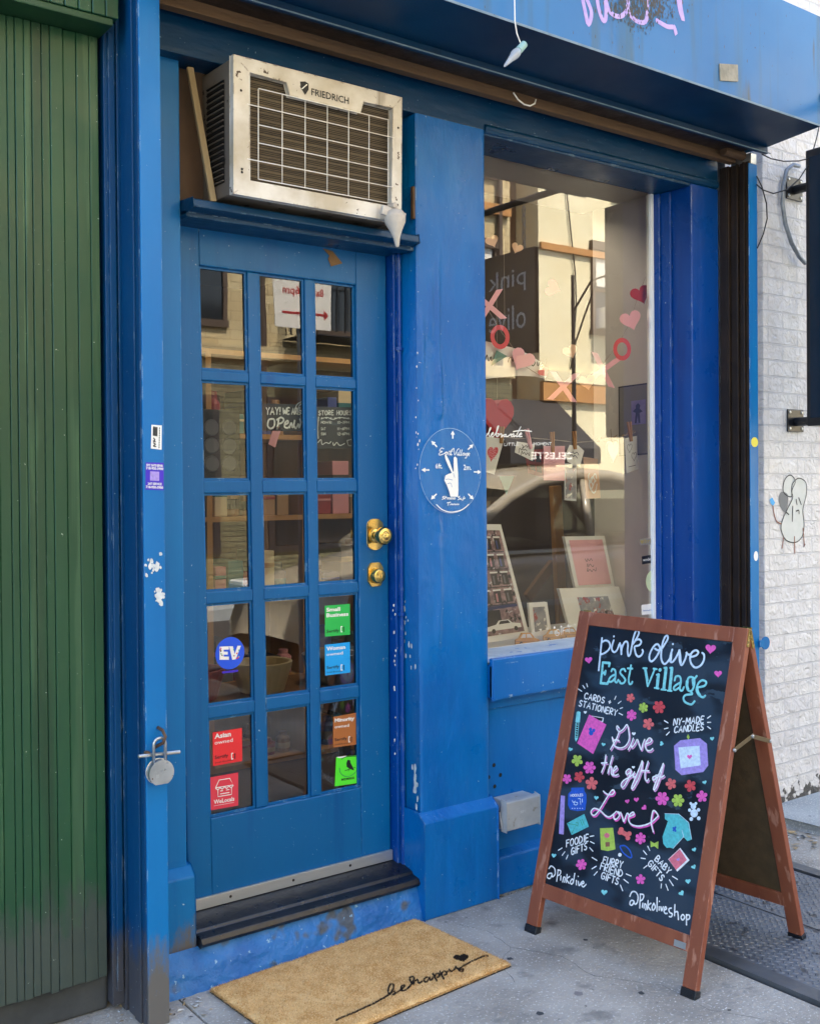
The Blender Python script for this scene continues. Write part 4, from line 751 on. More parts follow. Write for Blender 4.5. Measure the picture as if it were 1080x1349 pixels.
dz = lambda z, pts, mt, lift: dpoly([z(p) for p in pts], mt, lift)
dz(ZA, [(500, 868), (597, 884), (590, 918), (560, 905)], 'ink_white', .0003); dz(ZA, [(512, 874), (590, 888), (584, 912), (555, 900)], 'ink_black', .0005)
dz(ZA, [(488, 860), (617, 936), (518, 1156), (398, 1075)], 'ink_pink', .0007); flower(ZA((503, 998)), 7.0, 'ink_blue', 6, .3)
dz(ZA, [(394, 842), (405, 834), (424, 842), (418, 920), (384, 916)], 'ink_cyan', .0004); dz(ZA, [(386, 920), (412, 922), (402, 1040), (388, 1064), (380, 1040)], 'ink_cyan', .0004); dz(ZA, [(392, 925), (408, 926), (399, 1032), (386, 1032)], 'ink_black', .0007)
for k in range(6): dz(ZA, [(392 - k, 935 + 17 * k), (406 - k, 938 + 17 * k), (405 - k, 943 + 17 * k), (391 - k, 940 + 17 * k)], 'ink_cyan', .0009)
cand = [(887.4, 982.5), (896.0, 975.2), (921.5, 972.4), (930.8, 979.8), (932.4, 1008.5), (926.0, 1017.0), (897.5, 1021.2), (889.2, 1014.0)]
dpoly(cand, 'ink_lilac', .0004); dpoly([(893.2, 984.6), (921, 982.4), (922.6, 1008.2), (896.2, 1012.2)], 'ink_ice', .0008); heart((908, 997), 3.6, 'ink_pink', 0, .0012); dpoly([(904, 971), (906, 967), (908, 971), (906.5, 974.5)], 'ink_lime', .0006)
dz(T7, [(240, 192), (420, 188), (425, 235), (455, 290), (458, 380), (438, 512), (320, 525), (225, 505), (192, 440), (198, 280), (240, 235)], 'ink_blue', .0004)
hand(D_, 'NOODLES', T7((230, 318)), T7((405, 310)), (.2, -3), CB, .0016, FNN, 'ink_white', lift=.0007)
for pts in ([(255, 370), (270, 400), (300, 380)], [(290, 400), (280, 430), (320, 435), (330, 405), (300, 398)], [(340, 350), (365, 345), (370, 370)], [(370, 380), (375, 430)], [(395, 350), (400, 400)]): D_.stroke([CB(*T7(p)) for p in pts], .0022, FNN, 'ink_ice', lift=.0008)
for k in range(5): heart(T7((255 + 36 * k, 485)), .8, 'ink_white', 0, .0008)
dz(T7, [(92, 300), (150, 308), (132, 856), (64, 848)], 'ink_lilac', .0004)
dz(T7, [(178, 697), (425, 565), (491, 745), (245, 866)], 'ink_teal', .0004)
for pts in ([(250, 835), (310, 720), (190, 700)], [(310, 720), (335, 740), (340, 690), (310, 690)], [(370, 650), (400, 730)], [(395, 640), (425, 715)]): D_.stroke([CB(*T7(p)) for p in pts], .0022, FNN, 'ink_green', lift=.0008, smooth=False)
dz(T4, [(225, 640), (380, 635), (396, 760), (408, 890), (320, 910), (237, 896)], 'ink_lime', .0004); dpoly([(T4((308, 725))[0] + 3.6 * math.cos(a * .5236), T4((308, 725))[1] + 3.4 * math.sin(a * .5236)) for a in range(12)], 'ink_rose', .0008); dz(T4, [(290, 806), (340, 803), (342, 856), (292, 860)], 'ink_brown', .0008)
for k, (x, y) in enumerate(((476, 655), (462, 690), (572, 705), (556, 755))): dpoly([(T4((x, y))[0] + 3.2 * math.cos(a * .5236), T4((x, y))[1] + 3.2 * math.sin(a * .5236)) for a in range(12)], 'ink_coral', .0003 + .00015 * k)
dz(T4, [(488, 655), (580, 708), (550, 755), (462, 700)], 'ink_coral', .0011)
D_.stroke([CB(*T4(p)) for p in ((470, 850), (520, 848), (575, 900), (602, 975), (570, 985), (500, 930), (465, 865), (470, 848))], .0045, FNN, 'ink_blue', lift=.0006); dpoly([(T4((462, 955))[0] + 2.4 * math.cos(a * .6283), T4((462, 955))[1] + 2.6 * math.sin(a * .6283)) for a in range(10)], 'ink_white', .0012)
dz(T4, [(822, 790), (868, 818), (868, 852), (825, 866)], 'ink_lime', .0004); dz(T4, [(868, 818), (918, 795), (914, 886), (868, 852)], 'ink_lime', .0005)
dz(T8, [(318, 374), (480, 380), (540, 440), (600, 482), (520, 560), (540, 650), (415, 790), (380, 778), (340, 782), (300, 735), (290, 650), (355, 465), (318, 440)], 'ink_teal', .0004); dz(T8, [(590, 478), (605, 490), (637, 682), (585, 702), (535, 645), (515, 565)], 'ink_teal', .0006)
for a, b in (((480, 378), (598, 480)), ((600, 484), (636, 680)), ((415, 790), (540, 652)), ((318, 376), (478, 382)), ((520, 570), (545, 660))): D_.stroke([CB(*T8(a)), CB(*T8(b))], .0014, FNN, 'ink_ice', lift=.0009, smooth=False)
flower(T8((437, 560)), 3.6, 'ink_blue', 5)
for k, (x, y, r) in enumerate(((655, 290, 3.6), (625, 256, 1.8), (685, 256, 1.8), (665, 372, 5), (612, 335, 2.1), (718, 332, 2.2), (632, 440, 2.4), (720, 432, 2.4))): dpoly([(T8((x, y))[0] + r * math.cos(a * .449), T8((x, y))[1] + r * 1.1 * math.sin(a * .449)) for a in range(14)], 'ink_ice', .0003 + .00012 * k)
dz(T8, [(500, 782), (610, 928), (465, 1064), (358, 915)], 'ink_white', .0004); dz(T8, [(495, 795), (580, 925), (452, 1044), (364, 918)], 'ink_rose', .0008); heart(T8((478, 920)), 2.4, 'ink_lilac', .5, .0012)
tag(D_.build('drawings', fbd))

# ------------------------------------------------------------------ door mat
MA = [Vector((1.390, -.057, 0)), Vector((2.158, -.012, 0)), Vector((2.182, -.462, 0)), Vector((1.412, -.512, 0))]
mat_o = thing('door_mat', 'tan coir door mat lettered be happy lying in front of the shop step', 'door mat', (1.78, -.26, 0))
def mpt(u, v, z=0.0): return MA[0].lerp(MA[1], u).lerp(MA[3].lerp(MA[2], u), v) + UZ * z
mb = MB('black_rubber'); mb.prism([mpt(-.004, -.006, .0), mpt(-.004, 1.006, 0), mpt(1.004, 1.006, 0), mpt(1.004, -.006, 0)], (0, 0, .003)); mb.build('backing', mat_o)
mb = MB('coir'); NU, NV = 140, 84
def mh(u, v):
    e = min(u, 1 - u) * .77; e2 = min(v, 1 - v) * .46; e = min(e, e2)
    return .0165 * (1 - math.exp(-e / .006) * .45) + .0012 * mnoise.noise(Vector((u * 60, v * 36, 0))) + .0015 * mnoise.noise(Vector((u * 12, v * 8, 3)))
vs = [mpt(u / NU, v / NV, mh(u / NU, v / NV)) for v in range(NV + 1) for u in range(NU + 1)]
mb.add(vs, [(v * (NU + 1) + u, (v + 1) * (NU + 1) + u, (v + 1) * (NU + 1) + u + 1, v * (NU + 1) + u + 1) for v in range(NV) for u in range(NU)])
for (p, q) in ((0, 1), (1, 2), (2, 3), (3, 0)):
    c = [(0, 0), (1, 0), (1, 1), (0, 1)]; n = 120
    for k in range(n):
        a = [c[p][i] + (c[q][i] - c[p][i]) * k / n for i in (0, 1)]; b = [c[p][i] + (c[q][i] - c[p][i]) * (k + 1) / n for i in (0, 1)]
        mb.add([mpt(*a, .002), mpt(*b, .002), mpt(*b, mh(*b)), mpt(*a, mh(*a))], [(0, 1, 2, 3)])
pile = mb.build('pile', mat_o, smooth=True)
ZM = zoomed(500, 1210, 6.0); GM = onZ(.0165)
lines = [[(-330, 806), (-200, 750), (-60, 688), (0, 656), (50, 628), (90, 600), (118, 560), (118, 530), (98, 526), (84, 545), (78, 580), (88, 603), (104, 588), (124, 582), (134, 596), (122, 606), (104, 606)], [(122, 606), (150, 588), (180, 570), (204, 548), (204, 536), (188, 540), (178, 560), (186, 578), (206, 576), (236, 558)],
         [(236, 558), (262, 524), (282, 480), (268, 462), (248, 474), (250, 496), (266, 518), (278, 528)], [(278, 528), (284, 506), (304, 490), (316, 498), (318, 514), (332, 512), (350, 498)], [(404, 474), (378, 472), (362, 490), (372, 506), (394, 494), (406, 474), (410, 492), (422, 490), (434, 470)],
         [(432, 446), (448, 474), (466, 502)], [(446, 472), (452, 450), (472, 444), (484, 458), (476, 472), (458, 476)], [(484, 458), (492, 440)], [(488, 426), (502, 456), (520, 488)], [(502, 454), (508, 432), (528, 426), (540, 440), (532, 452), (514, 456)], [(540, 438), (552, 420)],
         [(560, 408), (572, 426), (592, 418), (612, 396)], [(612, 390), (640, 408), (672, 408), (668, 424), (644, 418), (636, 406), (664, 388), (700, 368), (760, 338), (840, 302), (872, 303)]]
samples = []
for ln in lines:
    mb2 = [GM(*ZM(p)) for p in ln]
    for i in range(len(mb2) - 1):
        p0, p1, p2, p3 = mb2[max(i - 1, 0)], mb2[i], mb2[i + 1], mb2[min(i + 2, len(mb2) - 1)]; n = max(2, int((p2 - p1).length / .003))
        for k in range(n):
            t = k / n; samples.append(.5 * ((2 * p1) + (p2 - p0) * t + (2 * p0 - 5 * p1 + 4 * p2 - p3) * t * t + (3 * p1 - p0 - 3 * p2 + p3) * t ** 3))
hc = GM(*ZM((657, 318)))
hx = (MA[1] - MA[0]).normalized(); hy = Vector((-hx.y, hx.x, 0))
for k in range(500):
    a, b = random.uniform(-1, 1), random.uniform(-1, 1)
    HQ = heart_pts(); ins = False
    for (xa, ya), (xb, yb) in zip(HQ, HQ[1:] + HQ[:1]):
        if (ya > b) != (yb > b) and a < (xb - xa) * (b - ya) / (yb - ya) + xa: ins = not ins
    if ins: samples.append(hc + (hx * .9 - hy * .42) * (a * .024) + (hy * .9 + hx * .42) * (b * .027))
cell = {}
for s in samples: cell.setdefault((int(s.x / .004), int(s.y / .004)), []).append(s)
def near(p, d):
    i, j = int(p.x / .004), int(p.y / .004)
    for a in (-1, 0, 1):
        for b in (-1, 0, 1):
            for s in cell.get((i + a, j + b), ()):
                if (s.x - p.x) ** 2 + (s.y - p.y) ** 2 < d * d: return True
    return False
mb = MB('coir', 'coir_dark', 'coir_pale', 'coir_deep')
def bristle(u, v, L, mt=None, flare=(0, 0)):
    b = mpt(u, v, mh(min(max(u, 0), 1), min(max(v, 0), 1)) - .004); d = False if mt is None else mt
    sg = .0010 if mt else .0026
    t = b + Vector((random.gauss(0, sg) + flare[0], random.gauss(0, sg) + flare[1], L)); a = random.random() * 6.28; s = Vector((math.cos(a), math.sin(a), 0)) * random.uniform(.0008, .0016)
    mb.add([b - s, b + s, t], [(0, 1, 2)], 1 if d else random.choice((0, 0, 2, 2, 3)))
for k in range(60000): bristle(random.random(), random.random(), random.uniform(.0055, .009))
for s in samples:
    for r in range(14):
        p = s + Vector((random.gauss(0, .0009), random.gauss(0, .0009), 0)); u = (p - MA[0]).dot(hx) / (MA[1] - MA[0]).length; v = -(p - MA[0]).dot(hy) / .456
        if 0 < u < 1.0 and 0 < v < 1.0: bristle(u, v, random.uniform(.0090, .0108), True)
for k in range(7000):
    t = random.random(); e = random.randrange(4); u, v = ((t, random.uniform(.0, .006)), (t, 1 - random.uniform(0, .006)), (random.uniform(0, .004), t), (1 - random.uniform(0, .004), t))[e]
    bristle(u, v, random.uniform(-.002, .006), False, ((0, .006), (0, -.008), (-.007, 0), (.007, 0))[e])
bo = mb.build('bristles', mat_o); bo['kind'] = 'stuff'

# ------------------------------------------------------------------ cellar hatch
ht = thing('cellar_hatch', 'grey steel cellar hatch of raised tread plate set in the pavement behind the chalkboard', 'cellar hatch', (3.15, -1.0, 0))
def leaf(x0, x1):
    mb = MB('hatch'); y0, y1 = -1.86, -.06; mb.box(x0, x1, y0, y1, -.018, .004); p = .027; r = 0; y = y0 + .03
    while y < y1 - .02:
        x = x0 + .02 + (p / 2 if r % 2 else 0)
        while x < x1 - .012:
            a = math.radians(45 if (r % 2) else -45); c, s = math.cos(a), math.sin(a); L, W, H = .0105, .0036, .0026
            q = [(-L, 0), (0, -W), (L, 0), (0, W)]; tp = [(-L * .45, 0), (0, -W * .4), (L * .45, 0), (0, W * .4)]
            mb.add([(x + a_ * c - b_ * s, y + a_ * s + b_ * c, .0039) for a_, b_ in q] + [(x + a_ * c - b_ * s, y + a_ * s + b_ * c, .004 + H) for a_, b_ in tp], [(4, 5, 6, 7), (0, 1, 5, 4), (1, 2, 6, 5), (2, 3, 7, 6), (3, 0, 4, 7)]); x += p
        y += p / 2; r += 1
    return mb
leaf(2.768, 3.146).build('hatch_leaf', ht); leaf(3.154, 3.565).build('hatch_leaf', ht)
mb = MB('hatch_frame', 'black_gap'); mb.box(2.702, 2.762, -1.895, -.02, -.02, .012); mb.box(3.571, 3.628, -1.895, -.02, -.02, .012); mb.box(2.762, 3.571, -1.895, -1.866, -.02, .012); mb.box(2.762, 3.571, -.054, -.02, -.02, .012); mb.box(2.7625, 3.5705, -1.8655, -.0545, -.0199, -.0188, 1)
mb.build('hatch_frame', ht, bevel=.004)
mb = MB('litter_tan', 'chip_white', 'stone_dark', 'decal_grey')
def scrap(x, y, r, z=.001, m=0):
    a = random.random() * 6.28; c, s = math.cos(a), math.sin(a); pts = [(-r, 0), (-r * .2, r * .45), (r, .1 * r), (.1 * r, -r * .4)]; zz = [random.uniform(0, r * .5) for _ in pts]
    mb.add([(x + p * c - q * s, y + p * s + q * c, z + w_) for (p, q), w_ in zip(pts, zz)], [(0, 1, 2, 3)], m)
for k in range(170): scrap(random.gauss(3.93, .06), random.uniform(-.9, -.03), random.uniform(.006, .022), .002, random.choice((0, 0, 1, 2)))
for k in range(60): scrap(random.uniform(2.52, 2.70), random.uniform(-.03, -.018), random.uniform(.003, .010), .001, random.choice((0, 2)))
for k in range(90): scrap(random.uniform(1.06, 1.35), random.gauss(-.06, .05), random.uniform(.003, .012), .001, random.choice((0, 1, 2)))
for k in range(40): scrap(random.uniform(1.3, 3.2), random.uniform(-1.3, -.1), random.uniform(.002, .005), .001, random.choice((1, 1, 0)))
for path in ([(2.25, -.10), (2.30, -.22), (2.28, -.36), (2.36, -.50), (2.34, -.66), (2.45, -.82), (2.44, -1.0), (2.56, -1.2)], [(2.28, -.36), (2.18, -.42), (2.12, -.55)]):
    q = [Vector((x, y, .0004)) for x, y in path]
    for a_, b_ in zip(q, q[1:]):
        m_ = [a_.lerp(b_, t / 5) + Vector((random.gauss(0, .003), random.gauss(0, .003), 0)) for t in range(6)]
        for c_, d_ in zip(m_, m_[1:]): n_ = Vector((d_.y - c_.y, c_.x - d_.x, 0)).normalized() * random.uniform(.0002, .0009); mb.add([c_ - n_, d_ - n_, d_ + n_, c_ + n_], [(0, 1, 2, 3)], 2)
for k in range(26):
    x, y, r = random.uniform(1.2, 2.68), random.uniform(-1.3, -.1), random.uniform(.006, .016); mb.poly([(x + a_, y + b_, .0006) for a_, b_ in blob(0, 0, r, 10)], random.choice((2, 2, 3)))
tag(mb.build('litter'), 'dry leaf scraps and grit gathered along the foot of the walls', 'litter', kind='stuff')

# ------------------------------------------------------------------ small fixtures
pk = thing('padlock', 'round silver padlock hooked through the bolt of the left shutter post', 'padlock', (1.19, -.18, .70))
cx, cz, yb = 1.1885, .697, -.176
mb = MB('steel'); pts = []
for k in range(30):
    a = -math.pi / 2 + .55 + (2 * math.pi - 1.1) * k / 29; pts.append((cx + .032 * math.cos(a), cz + .032 * math.sin(a)))
mb.prism([(x, yb - .012, z) for x, z in pts], (0, .026, 0)); bd = mb.build('body', pk, bevel=.003)
mb = MB('aluminium'); type_text(mb, 'AMERICAN', (cx - .02, yb - .0128, cz + .003), UX, UZ, .04, .007, 0); mb.box(cx - .018, cx - .008, yb - .0127, yb - .0122, cz - .012, cz - .003); mb.build('stamp', bd)
mb = MB('steel'); mb.tube([(cx - .0165, yb + .002, cz + .02), (cx - .0165, yb + .002, cz + .075)] + [(cx - .0165 * math.cos(a * math.pi / 8), yb + .002, cz + .075 + .0165 * math.sin(a * math.pi / 8)) for a in range(1, 8)] + [(cx + .0165, yb + .002, cz + .075), (cx + .0165, yb + .002, cz + .02)], .0042, 10); mb.build('shackle', pk, smooth=True)
mb = MB('steel', 'rusty'); mb.tube([(cx - .055, -.162, cz + .048), (cx + .062, -.166, cz + .043)], .005, 10); mb.tube([(cx - .028, -.151, cz + .05), (cx - .028, -.165, cz + .05)], .008, 8, 1); bt = mb.build('shutter_bolt', smooth=False); tag(bt, 'short steel bolt pin across the left shutter post behind the padlock', 'bolt')
mb = MB('rusty'); mb.tube([(cx + .006, -.151, cz + .115), (cx + .01, -.172, cz + .110), (cx + .012, -.186, cz + .095), (cx + .008, -.180, cz + .078), (cx, -.160, cz + .068), (cx - .002, -.151, cz + .062)], .0045, 8); tag(mb.build('lock_eye', smooth=True), 'small rusty eye fixed to the left shutter post over the padlock', 'eye bolt')
# bulb on a wire
bl = thing('light_bulb', 'clear pointed string light bulb dangling unlit on a white wire off the canopy', 'light bulb', (2.25, -.48, 2.80))
BY = onY(-.478); a = BY(690.5, 58); b = BY(663.5, 88); dv = (b - a).normalized()
mb = MB('socket_green'); mb.lathe([(0, .004), (.001, .0112), (.034, .0120), (.036, .010)], a, dv, 18); mb.build('socket', bl)
mb = MB('bulb_glass'); Lb = (b - a).length - .032; mb.lathe([(0, .009), (.006, .012), (.016, .0148), (.028, .0142), (.042, .010), (Lb * .92, .004), (Lb, .001)], a + dv * .033, dv, 22); mb.build('bulb', bl, smooth=True)
mb = MB('wire_white'); mb.tube([BY(681, -60), BY(677.5, 0), BY(678, 28), BY(680.5, 44), BY(685, 56), BY(688, 60)], .0022, 6); mb.build('wire', bl, smooth=True)
pt = onY(-.4505); mb = MB('plate', 'worn_edge'); q = [(946.5, 84.5), (970, 86), (970.5, 107.5), (947.5, 106)]; mb.prism([pt(*p) for p in q][::-1], (0, -.004, 0)); tag(mb.build('metal_plate', bevel=.001), 'small square blank metal plate on the canopy fascia', 'plate')
# grey box low on the bulkhead
bx = thing('junction_box', 'grey stained metal outlet box with a flip cover, low beside the pilaster', 'outlet box', (2.62, 0, .29))
mb = MB('box_grey'); mb.box(2.548, 2.690, -.028, .0295, .232, .340); mb.build('case', bx, bevel=.003)
mb = MB('box_grey'); mb.prism([(2.537, -.0285, .343), (2.537, -.052, .338), (2.537, -.052, .236), (2.537, -.0285, .236)], (.162, 0, 0)); bxc = mb.build('cover', bx, bevel=.004)
mb = MB('chip_white'); type_text(mb, 'SIM', (2.604, -.0527, .290), UX, UZ, .026, .009, 0); mb.build('lettering', bxc)
mb = MB('cable_black', 'box_grey'); mb.tube([(2.535, -.02, .30), (2.531, -.03, .27), (2.533, -.035, .245)], .003, 8, 1); mb.tube([(2.54, -.01, .30), (2.528, -.01, .28), (2.53, .0, .25), (2.542, .01, .235)], .0035, 8, 0); mb.build('latch', bx)
q = onY(.1285); mb = MB('tape'); mb.prism([q(*p) for p in ((425, 327), (438, 331), (451, 347), (436, 351), (432, 341), (434, 337))][::-1], (0, -.001, 0)); tag(mb.build('tape_scrap'), 'torn scrap of brown tape stuck over the top of the door', 'tape')
# blade sign on the white wall
bs = thing('box_sign', 'tall dark navy projecting box sign bracketed to the white brick wall', 'sign', (4.27, -.06, 2.3))
mb = MB('sign_black', 'sign_blue_face'); X0, X1, YA, YB, Z0, Z1 = 4.225, 4.315, -.145, -.66, 1.71, 2.915
mb.box(X0, X1, YB, YA, Z0, Z1); mb.build('case', bs, bevel=.006)
mb = MB('sign_navy'); mb.box(X0 - .004, X0 - .0005, YB + .03, YA - .022, Z0 + .035, Z1 - .035, 0); mb.box(X1 + .0005, X1 + .004, YB + .03, YA - .022, Z0 + .035, Z1 - .035, 0); mb.build('face', bs)
for z in (1.745, 2.78):
    mb = MB('sign_black', 'steel'); mb.box(4.215, 4.335, -.06, -.0525, z - .055, z + .045); mb.tube([(4.275, -.06, z - .01), (4.275, YA + .002, z - .01)], .02, 12)
    for dx in (-.045, .045):
        for dz_ in (-.04, .032): mb.lathe([(0, .008), (.004, .006)], (4.275 + dx, -.0601, z + dz_), (0, -1, 0), 8, 1)
    mb.build('bracket', bs, bevel=.002)
W3 = onY(-.075); mb = MB('conduit'); mb.tube([W3(*p) for p in ((1052, 219), (1044, 217), (1036, 224), (1031, 245), (1030, 268), (1034, 295), (1042, 320), (1052, 338), (1060, 347))], .0095, 10); mb.build('conduit', bs, smooth=True)
W4 = onY(-.16)
for pts, lb in (([(1082, 150), (1075, 182), (1066, 214), (1052, 236), (1036, 250), (1018, 255), (1004, 250), (996, 243)], 'thin black cable looping low over the white brick wall by the box sign'), ([(1003, 203), (1015, 209), (1032, 212.5), (1052, 212), (1068, 208), (1084, 202)], 'thin black cable strung flat from canopy end to box sign'),
                ([(996, 232), (1003, 246), (1009, 268), (1010, 288), (1005, 308), (997, 327)], 'thin black cable bowed against the white brick beside the shutter post')):
    f = W4 if '996, 243' not in str(pts) else W4
    tag(MB('cable_black').tube([f(*p) for p in pts], .0028, 7).build('cable', smooth=True), lb, 'cable', 'black cables by the white wall')

# ------------------------------------------------------------------ stickers
def sticker(name, label, quad, y, mat, group=None, lines=(), extra=None, cat='sticker', th=.0004, circle=False):
    f = onY(y); mb = MB(mat)
    pts = [f(*p) for p in quad]
    if circle: c = sum(pts, Vector()) / 4; rx = (pts[1] - pts[0]).length / 2; rz = (pts[3] - pts[0]).length / 2; pts2 = [c + UX * (rx * math.cos(2 * math.pi * k / 32)) - UZ * (rz * math.sin(2 * math.pi * k / 32)) for k in range(32)]
    else: pts2 = pts
    mb.prism(pts2[::-1] if not circle else pts2[::-1], (0, th, 0))
    o, ex, ez = pts[3], pts[2] - pts[3], pts[0] - pts[3]      # quad order: top-left, top-right, bottom-right, bottom-left
    def at(u, v, d=.0006): return o + ex * u + ez * v - UY * d
    for tx, u, v, wd, hg, mt, bo in lines: type_text(mb, tx, at(u, v), ex, ez, ex.length * wd, ez.length * hg, mt, bold=bo)
    if extra: extra(mb, at)
    ob = mb.build(name); tag(ob, label, cat, group); return ob
GY = .1485
def sert(mb, at):
    for q in ([(.62, .10), (.69, .10), (.69, .13), (.65, .13), (.65, .27), (.69, .27), (.69, .30), (.62, .30)],): mb.poly([at(*p) for p in q][::-1], 'stk_white')
    mb.poly([at(*p) for p in ((.73, .10), (.76, .10), (.76, .24), (.78, .24), (.745, .28), (.71, .24), (.73, .24))][::-1], 'stk_black')
SG = 'small square ownership stickers on the door glass'
sticker('sticker', 'green small business sticker on the right column of door panes', [(427.8, 798), (461, 795.5), (461.2, 836), (428.3, 838.8)], GY, 'stk_green', SG, [('Small', .06, .80, .55, .13, 'stk_white', .03), ('Business', .06, .62, .88, .13, 'stk_white', .03), ('Sertify', .06, .09, .5, .13, 'stk_black', .015)], sert)
sticker('sticker', 'sky blue woman owned sticker just under the green small business sticker', [(428, 849.5), (461, 845.8), (461.4, 886), (428.4, 890)], GY, 'stk_blue', SG, [('Woman', .06, .80, .75, .13, 'stk_white', .03), ('owned', .06, .63, .65, .10, 'stk_white', .005), ('Sertify', .06, .17, .5, .13, 'stk_black', .015), ('Small Business', .06, .07, .62, .05, 'stk_black', 0)], sert)
sticker('sticker', 'orange brown minority owned sticker on the lowest right door pane', [(439, 944.5), (469, 939), (471, 980.5), (438.8, 985)], GY, 'stk_brown', SG, [('Minority', .06, .78, .8, .16, 'stk_white', .03), ('owned', .06, .62, .58, .10, 'stk_white', .005), ('Sertify', .06, .17, .5, .13, 'stk_black', .015), ('Small Business', .06, .07, .62, .05, 'stk_black', 0)], sert)
sticker('sticker', 'bright red Asian owned sticker on the lowest left door pane', [(280.3, 965), (319, 959), (319.3, 1002.5), (281, 1009.5)], GY, 'stk_red', SG, [('Asian', .06, .80, .56, .15, 'stk_white', .03), ('owned', .06, .63, .62, .11, 'stk_white', .005), ('Sertify', .06, .17, .46, .13, 'stk_black', .015), ('Small Business', .06, .07, .62, .05, 'stk_black', 0)], sert)
def bird(mb, at):
    mb.poly([at(*p) for p in ((.44, .86), (.54, .84), (.56, .74), (.66, .58), (.72, .46), (.62, .5), (.52, .55), (.42, .62), (.40, .74))][::-1], 'stk_black'); mb.stroke([at(.36, .5), (at(.75, .56))], .002, NF, 'stk_black', lift=.0003, smooth=False); mb.stroke([at(.52, .56), at(.5, .46)], .0015, NF, 'stk_black', lift=.0003, smooth=False)
    mb.stroke([at(.5 + .36 * math.cos(math.pi + k * math.pi / 8), .62 + .34 * math.sin(math.pi + k * math.pi / 8)) for k in range(9)], .0022, NF, 'ink_green', lift=.0003)
    mb.poly([at(*p) for p in ((0, 1.005), (.4, 1.005), (.3, .95), (.1, .96))][::-1], 'stk_white'); mb.stroke([at(.2, .9), at(.3, .96), at(.5, .97), at(.8, .95)], .0022, NF, 'stk_black', lift=.0003)
sticker('sticker', 'bright lime member sticker with a black bird at the bottom right of the door', [(443, 997.5), (475.5, 994.5), (475, 1031), (441, 1036)], GY - .001, 'stk_lime', None, [('MEMBER', .24, .16, .52, .08, 'stk_black', .02), ('New York Humane Society', .1, .05, .8, .05, 'ink_green', 0)][:1], bird)
def shopicon(mb, at):
    def st(pts, wd=.0028): mb.stroke([at(*p) for p in pts], wd, NF, 'stk_white', lift=.0003, smooth=False)
    st([(.22, .66), (.34, .88), (.70, .88), (.82, .66), (.22, .66)]); st([(.30, .60), (.30, .38), (.76, .38), (.76, .60)])
    mb.stroke([at(.22 + .15 * k / 4, .64 - .05 * (1 - abs((k % 4) / 2 - 1))) for k in range(17)], .0028, NF, 'stk_white', lift=.0003); st([(.38, .45), (.68, .45)]); st([(.38, .54), (.46, .54)]); st([(.58, .54), (.68, .54)]); st([(.16, .12), (.84, .12)], .001)
sticker('sticker', 'rounded rose red sticker with a white shop icon, lowest on the left of the door', [(275.5, 1024.5), (314, 1017.5), (314.2, 1061), (275.5, 1068)], GY, 'stk_rose', None, [('WeLocals', .16, .17, .70, .13, 'stk_white', .02)], shopicon)
def ev(mb, at):
    def slab(pts): mb.poly([at(*p) for p in pts][::-1], 'stk_white')
    slab([(.14, .30), (.14, .70), (.46, .72), (.46, .62), (.28, .61), (.28, .55), (.42, .55), (.42, .46), (.28, .46), (.28, .40), (.46, .40), (.46, .30)]); slab([(.47, .72), (.60, .72), (.66, .48), (.76, .74), (.88, .74), (.70, .32), (.58, .30)])
    for k in range(16): mb.poly([at(u, v, .0009) for u, v in blob(random.uniform(.16, .24) if k < 8 else random.uniform(.52, .82), random.uniform(.34, .68), .03, 6)], random.choice(('stk_red', 'stk_green', 'stk_yellow', 'stk_black', 'ink_pink')))
sticker('sticker', 'round blue EV sticker on the left column of door panes', [(284, 839), (322, 839), (322, 882), (284, 882)], GY, 'stk_ev', None, [], ev, circle=True); 
sticker('decal_strip', 'tiny violet lettering strip under the round blue sticker', [(293, 884.5), (314, 882), (314, 885), (293, 887.5)], GY, 'stk_violet', None, [])
PY = -.1506
sticker('sticker', 'white barcode parcel sticker high on the left shutter post', [(200, 559.5), (213.5, 560.5), (213.2, 592.5), (199.2, 590.8)], PY, 'stk_white', None, [], lambda mb, at: ([mb.stroke([at(.15 + .05 * k, .55), at(.15 + .05 * k, .93)], .001 + .0006 * (k % 2), NF, 'stk_black', lift=.0003, smooth=False) for k in range(9)], mb.stroke([at(.2, .45), at(.35, .38), at(.2, .32), at(.4, .3)], .003, NF, 'stk_black', lift=.0003), mb.stroke([at(.2, .25), at(.4, .2), at(.22, .12), at(.45, .1)], .003, NF, 'stk_black', lift=.0003), [mb.stroke([at(.75, .06 + .1 * k), at(.75, .12 + .1 * k)], .0022, NF, 'stk_black', lift=.0003, smooth=False) for k in range(9)]))
sticker('sticker', 'violet gate repair sticker with phone numbers on the left shutter post', [(192.3, 609), (216, 609.5), (216, 646), (192, 645)], PY, 'stk_violet', None, [('NYC GATE REPAIR', .04, .86, .9, .09, 'stk_white', .03), ('718-930-3900', .02, .74, .94, .10, 'stk_white', .03), ('24/7 SERVICE', .12, .18, .76, .09, 'stk_white', .03), ('718-930-3900', .02, .05, .94, .10, 'stk_white', .03)], lambda mb, at: mb.poly([at(*p) for p in ((.24, .34), (.74, .34), (.74, .68), (.24, .68))], 'ink_lilac'))
f = onY(PY); mb = MB('chip_white')
for cx_, cy_, n, r in ((202, 745, 22, 7), (211, 783, 26, 5)):
    for k in range(n): c = f(cx_ + random.gauss(0, r * .7), cy_ + random.gauss(0, r * 1.1)); mb.poly([(c.x + a, PY - .00006 * k, c.z + b) for a, b in blob(0, 0, random.uniform(.0025, .008), 7, 1.3) if True])
mb.build('sticker_residue', shop)
sticker('sticker', 'small round yellow sticker on the right shutter post', [(989, 576), (998, 576), (998, 589), (989, 589)], PY, 'stk_yellow', None, [], circle=True)
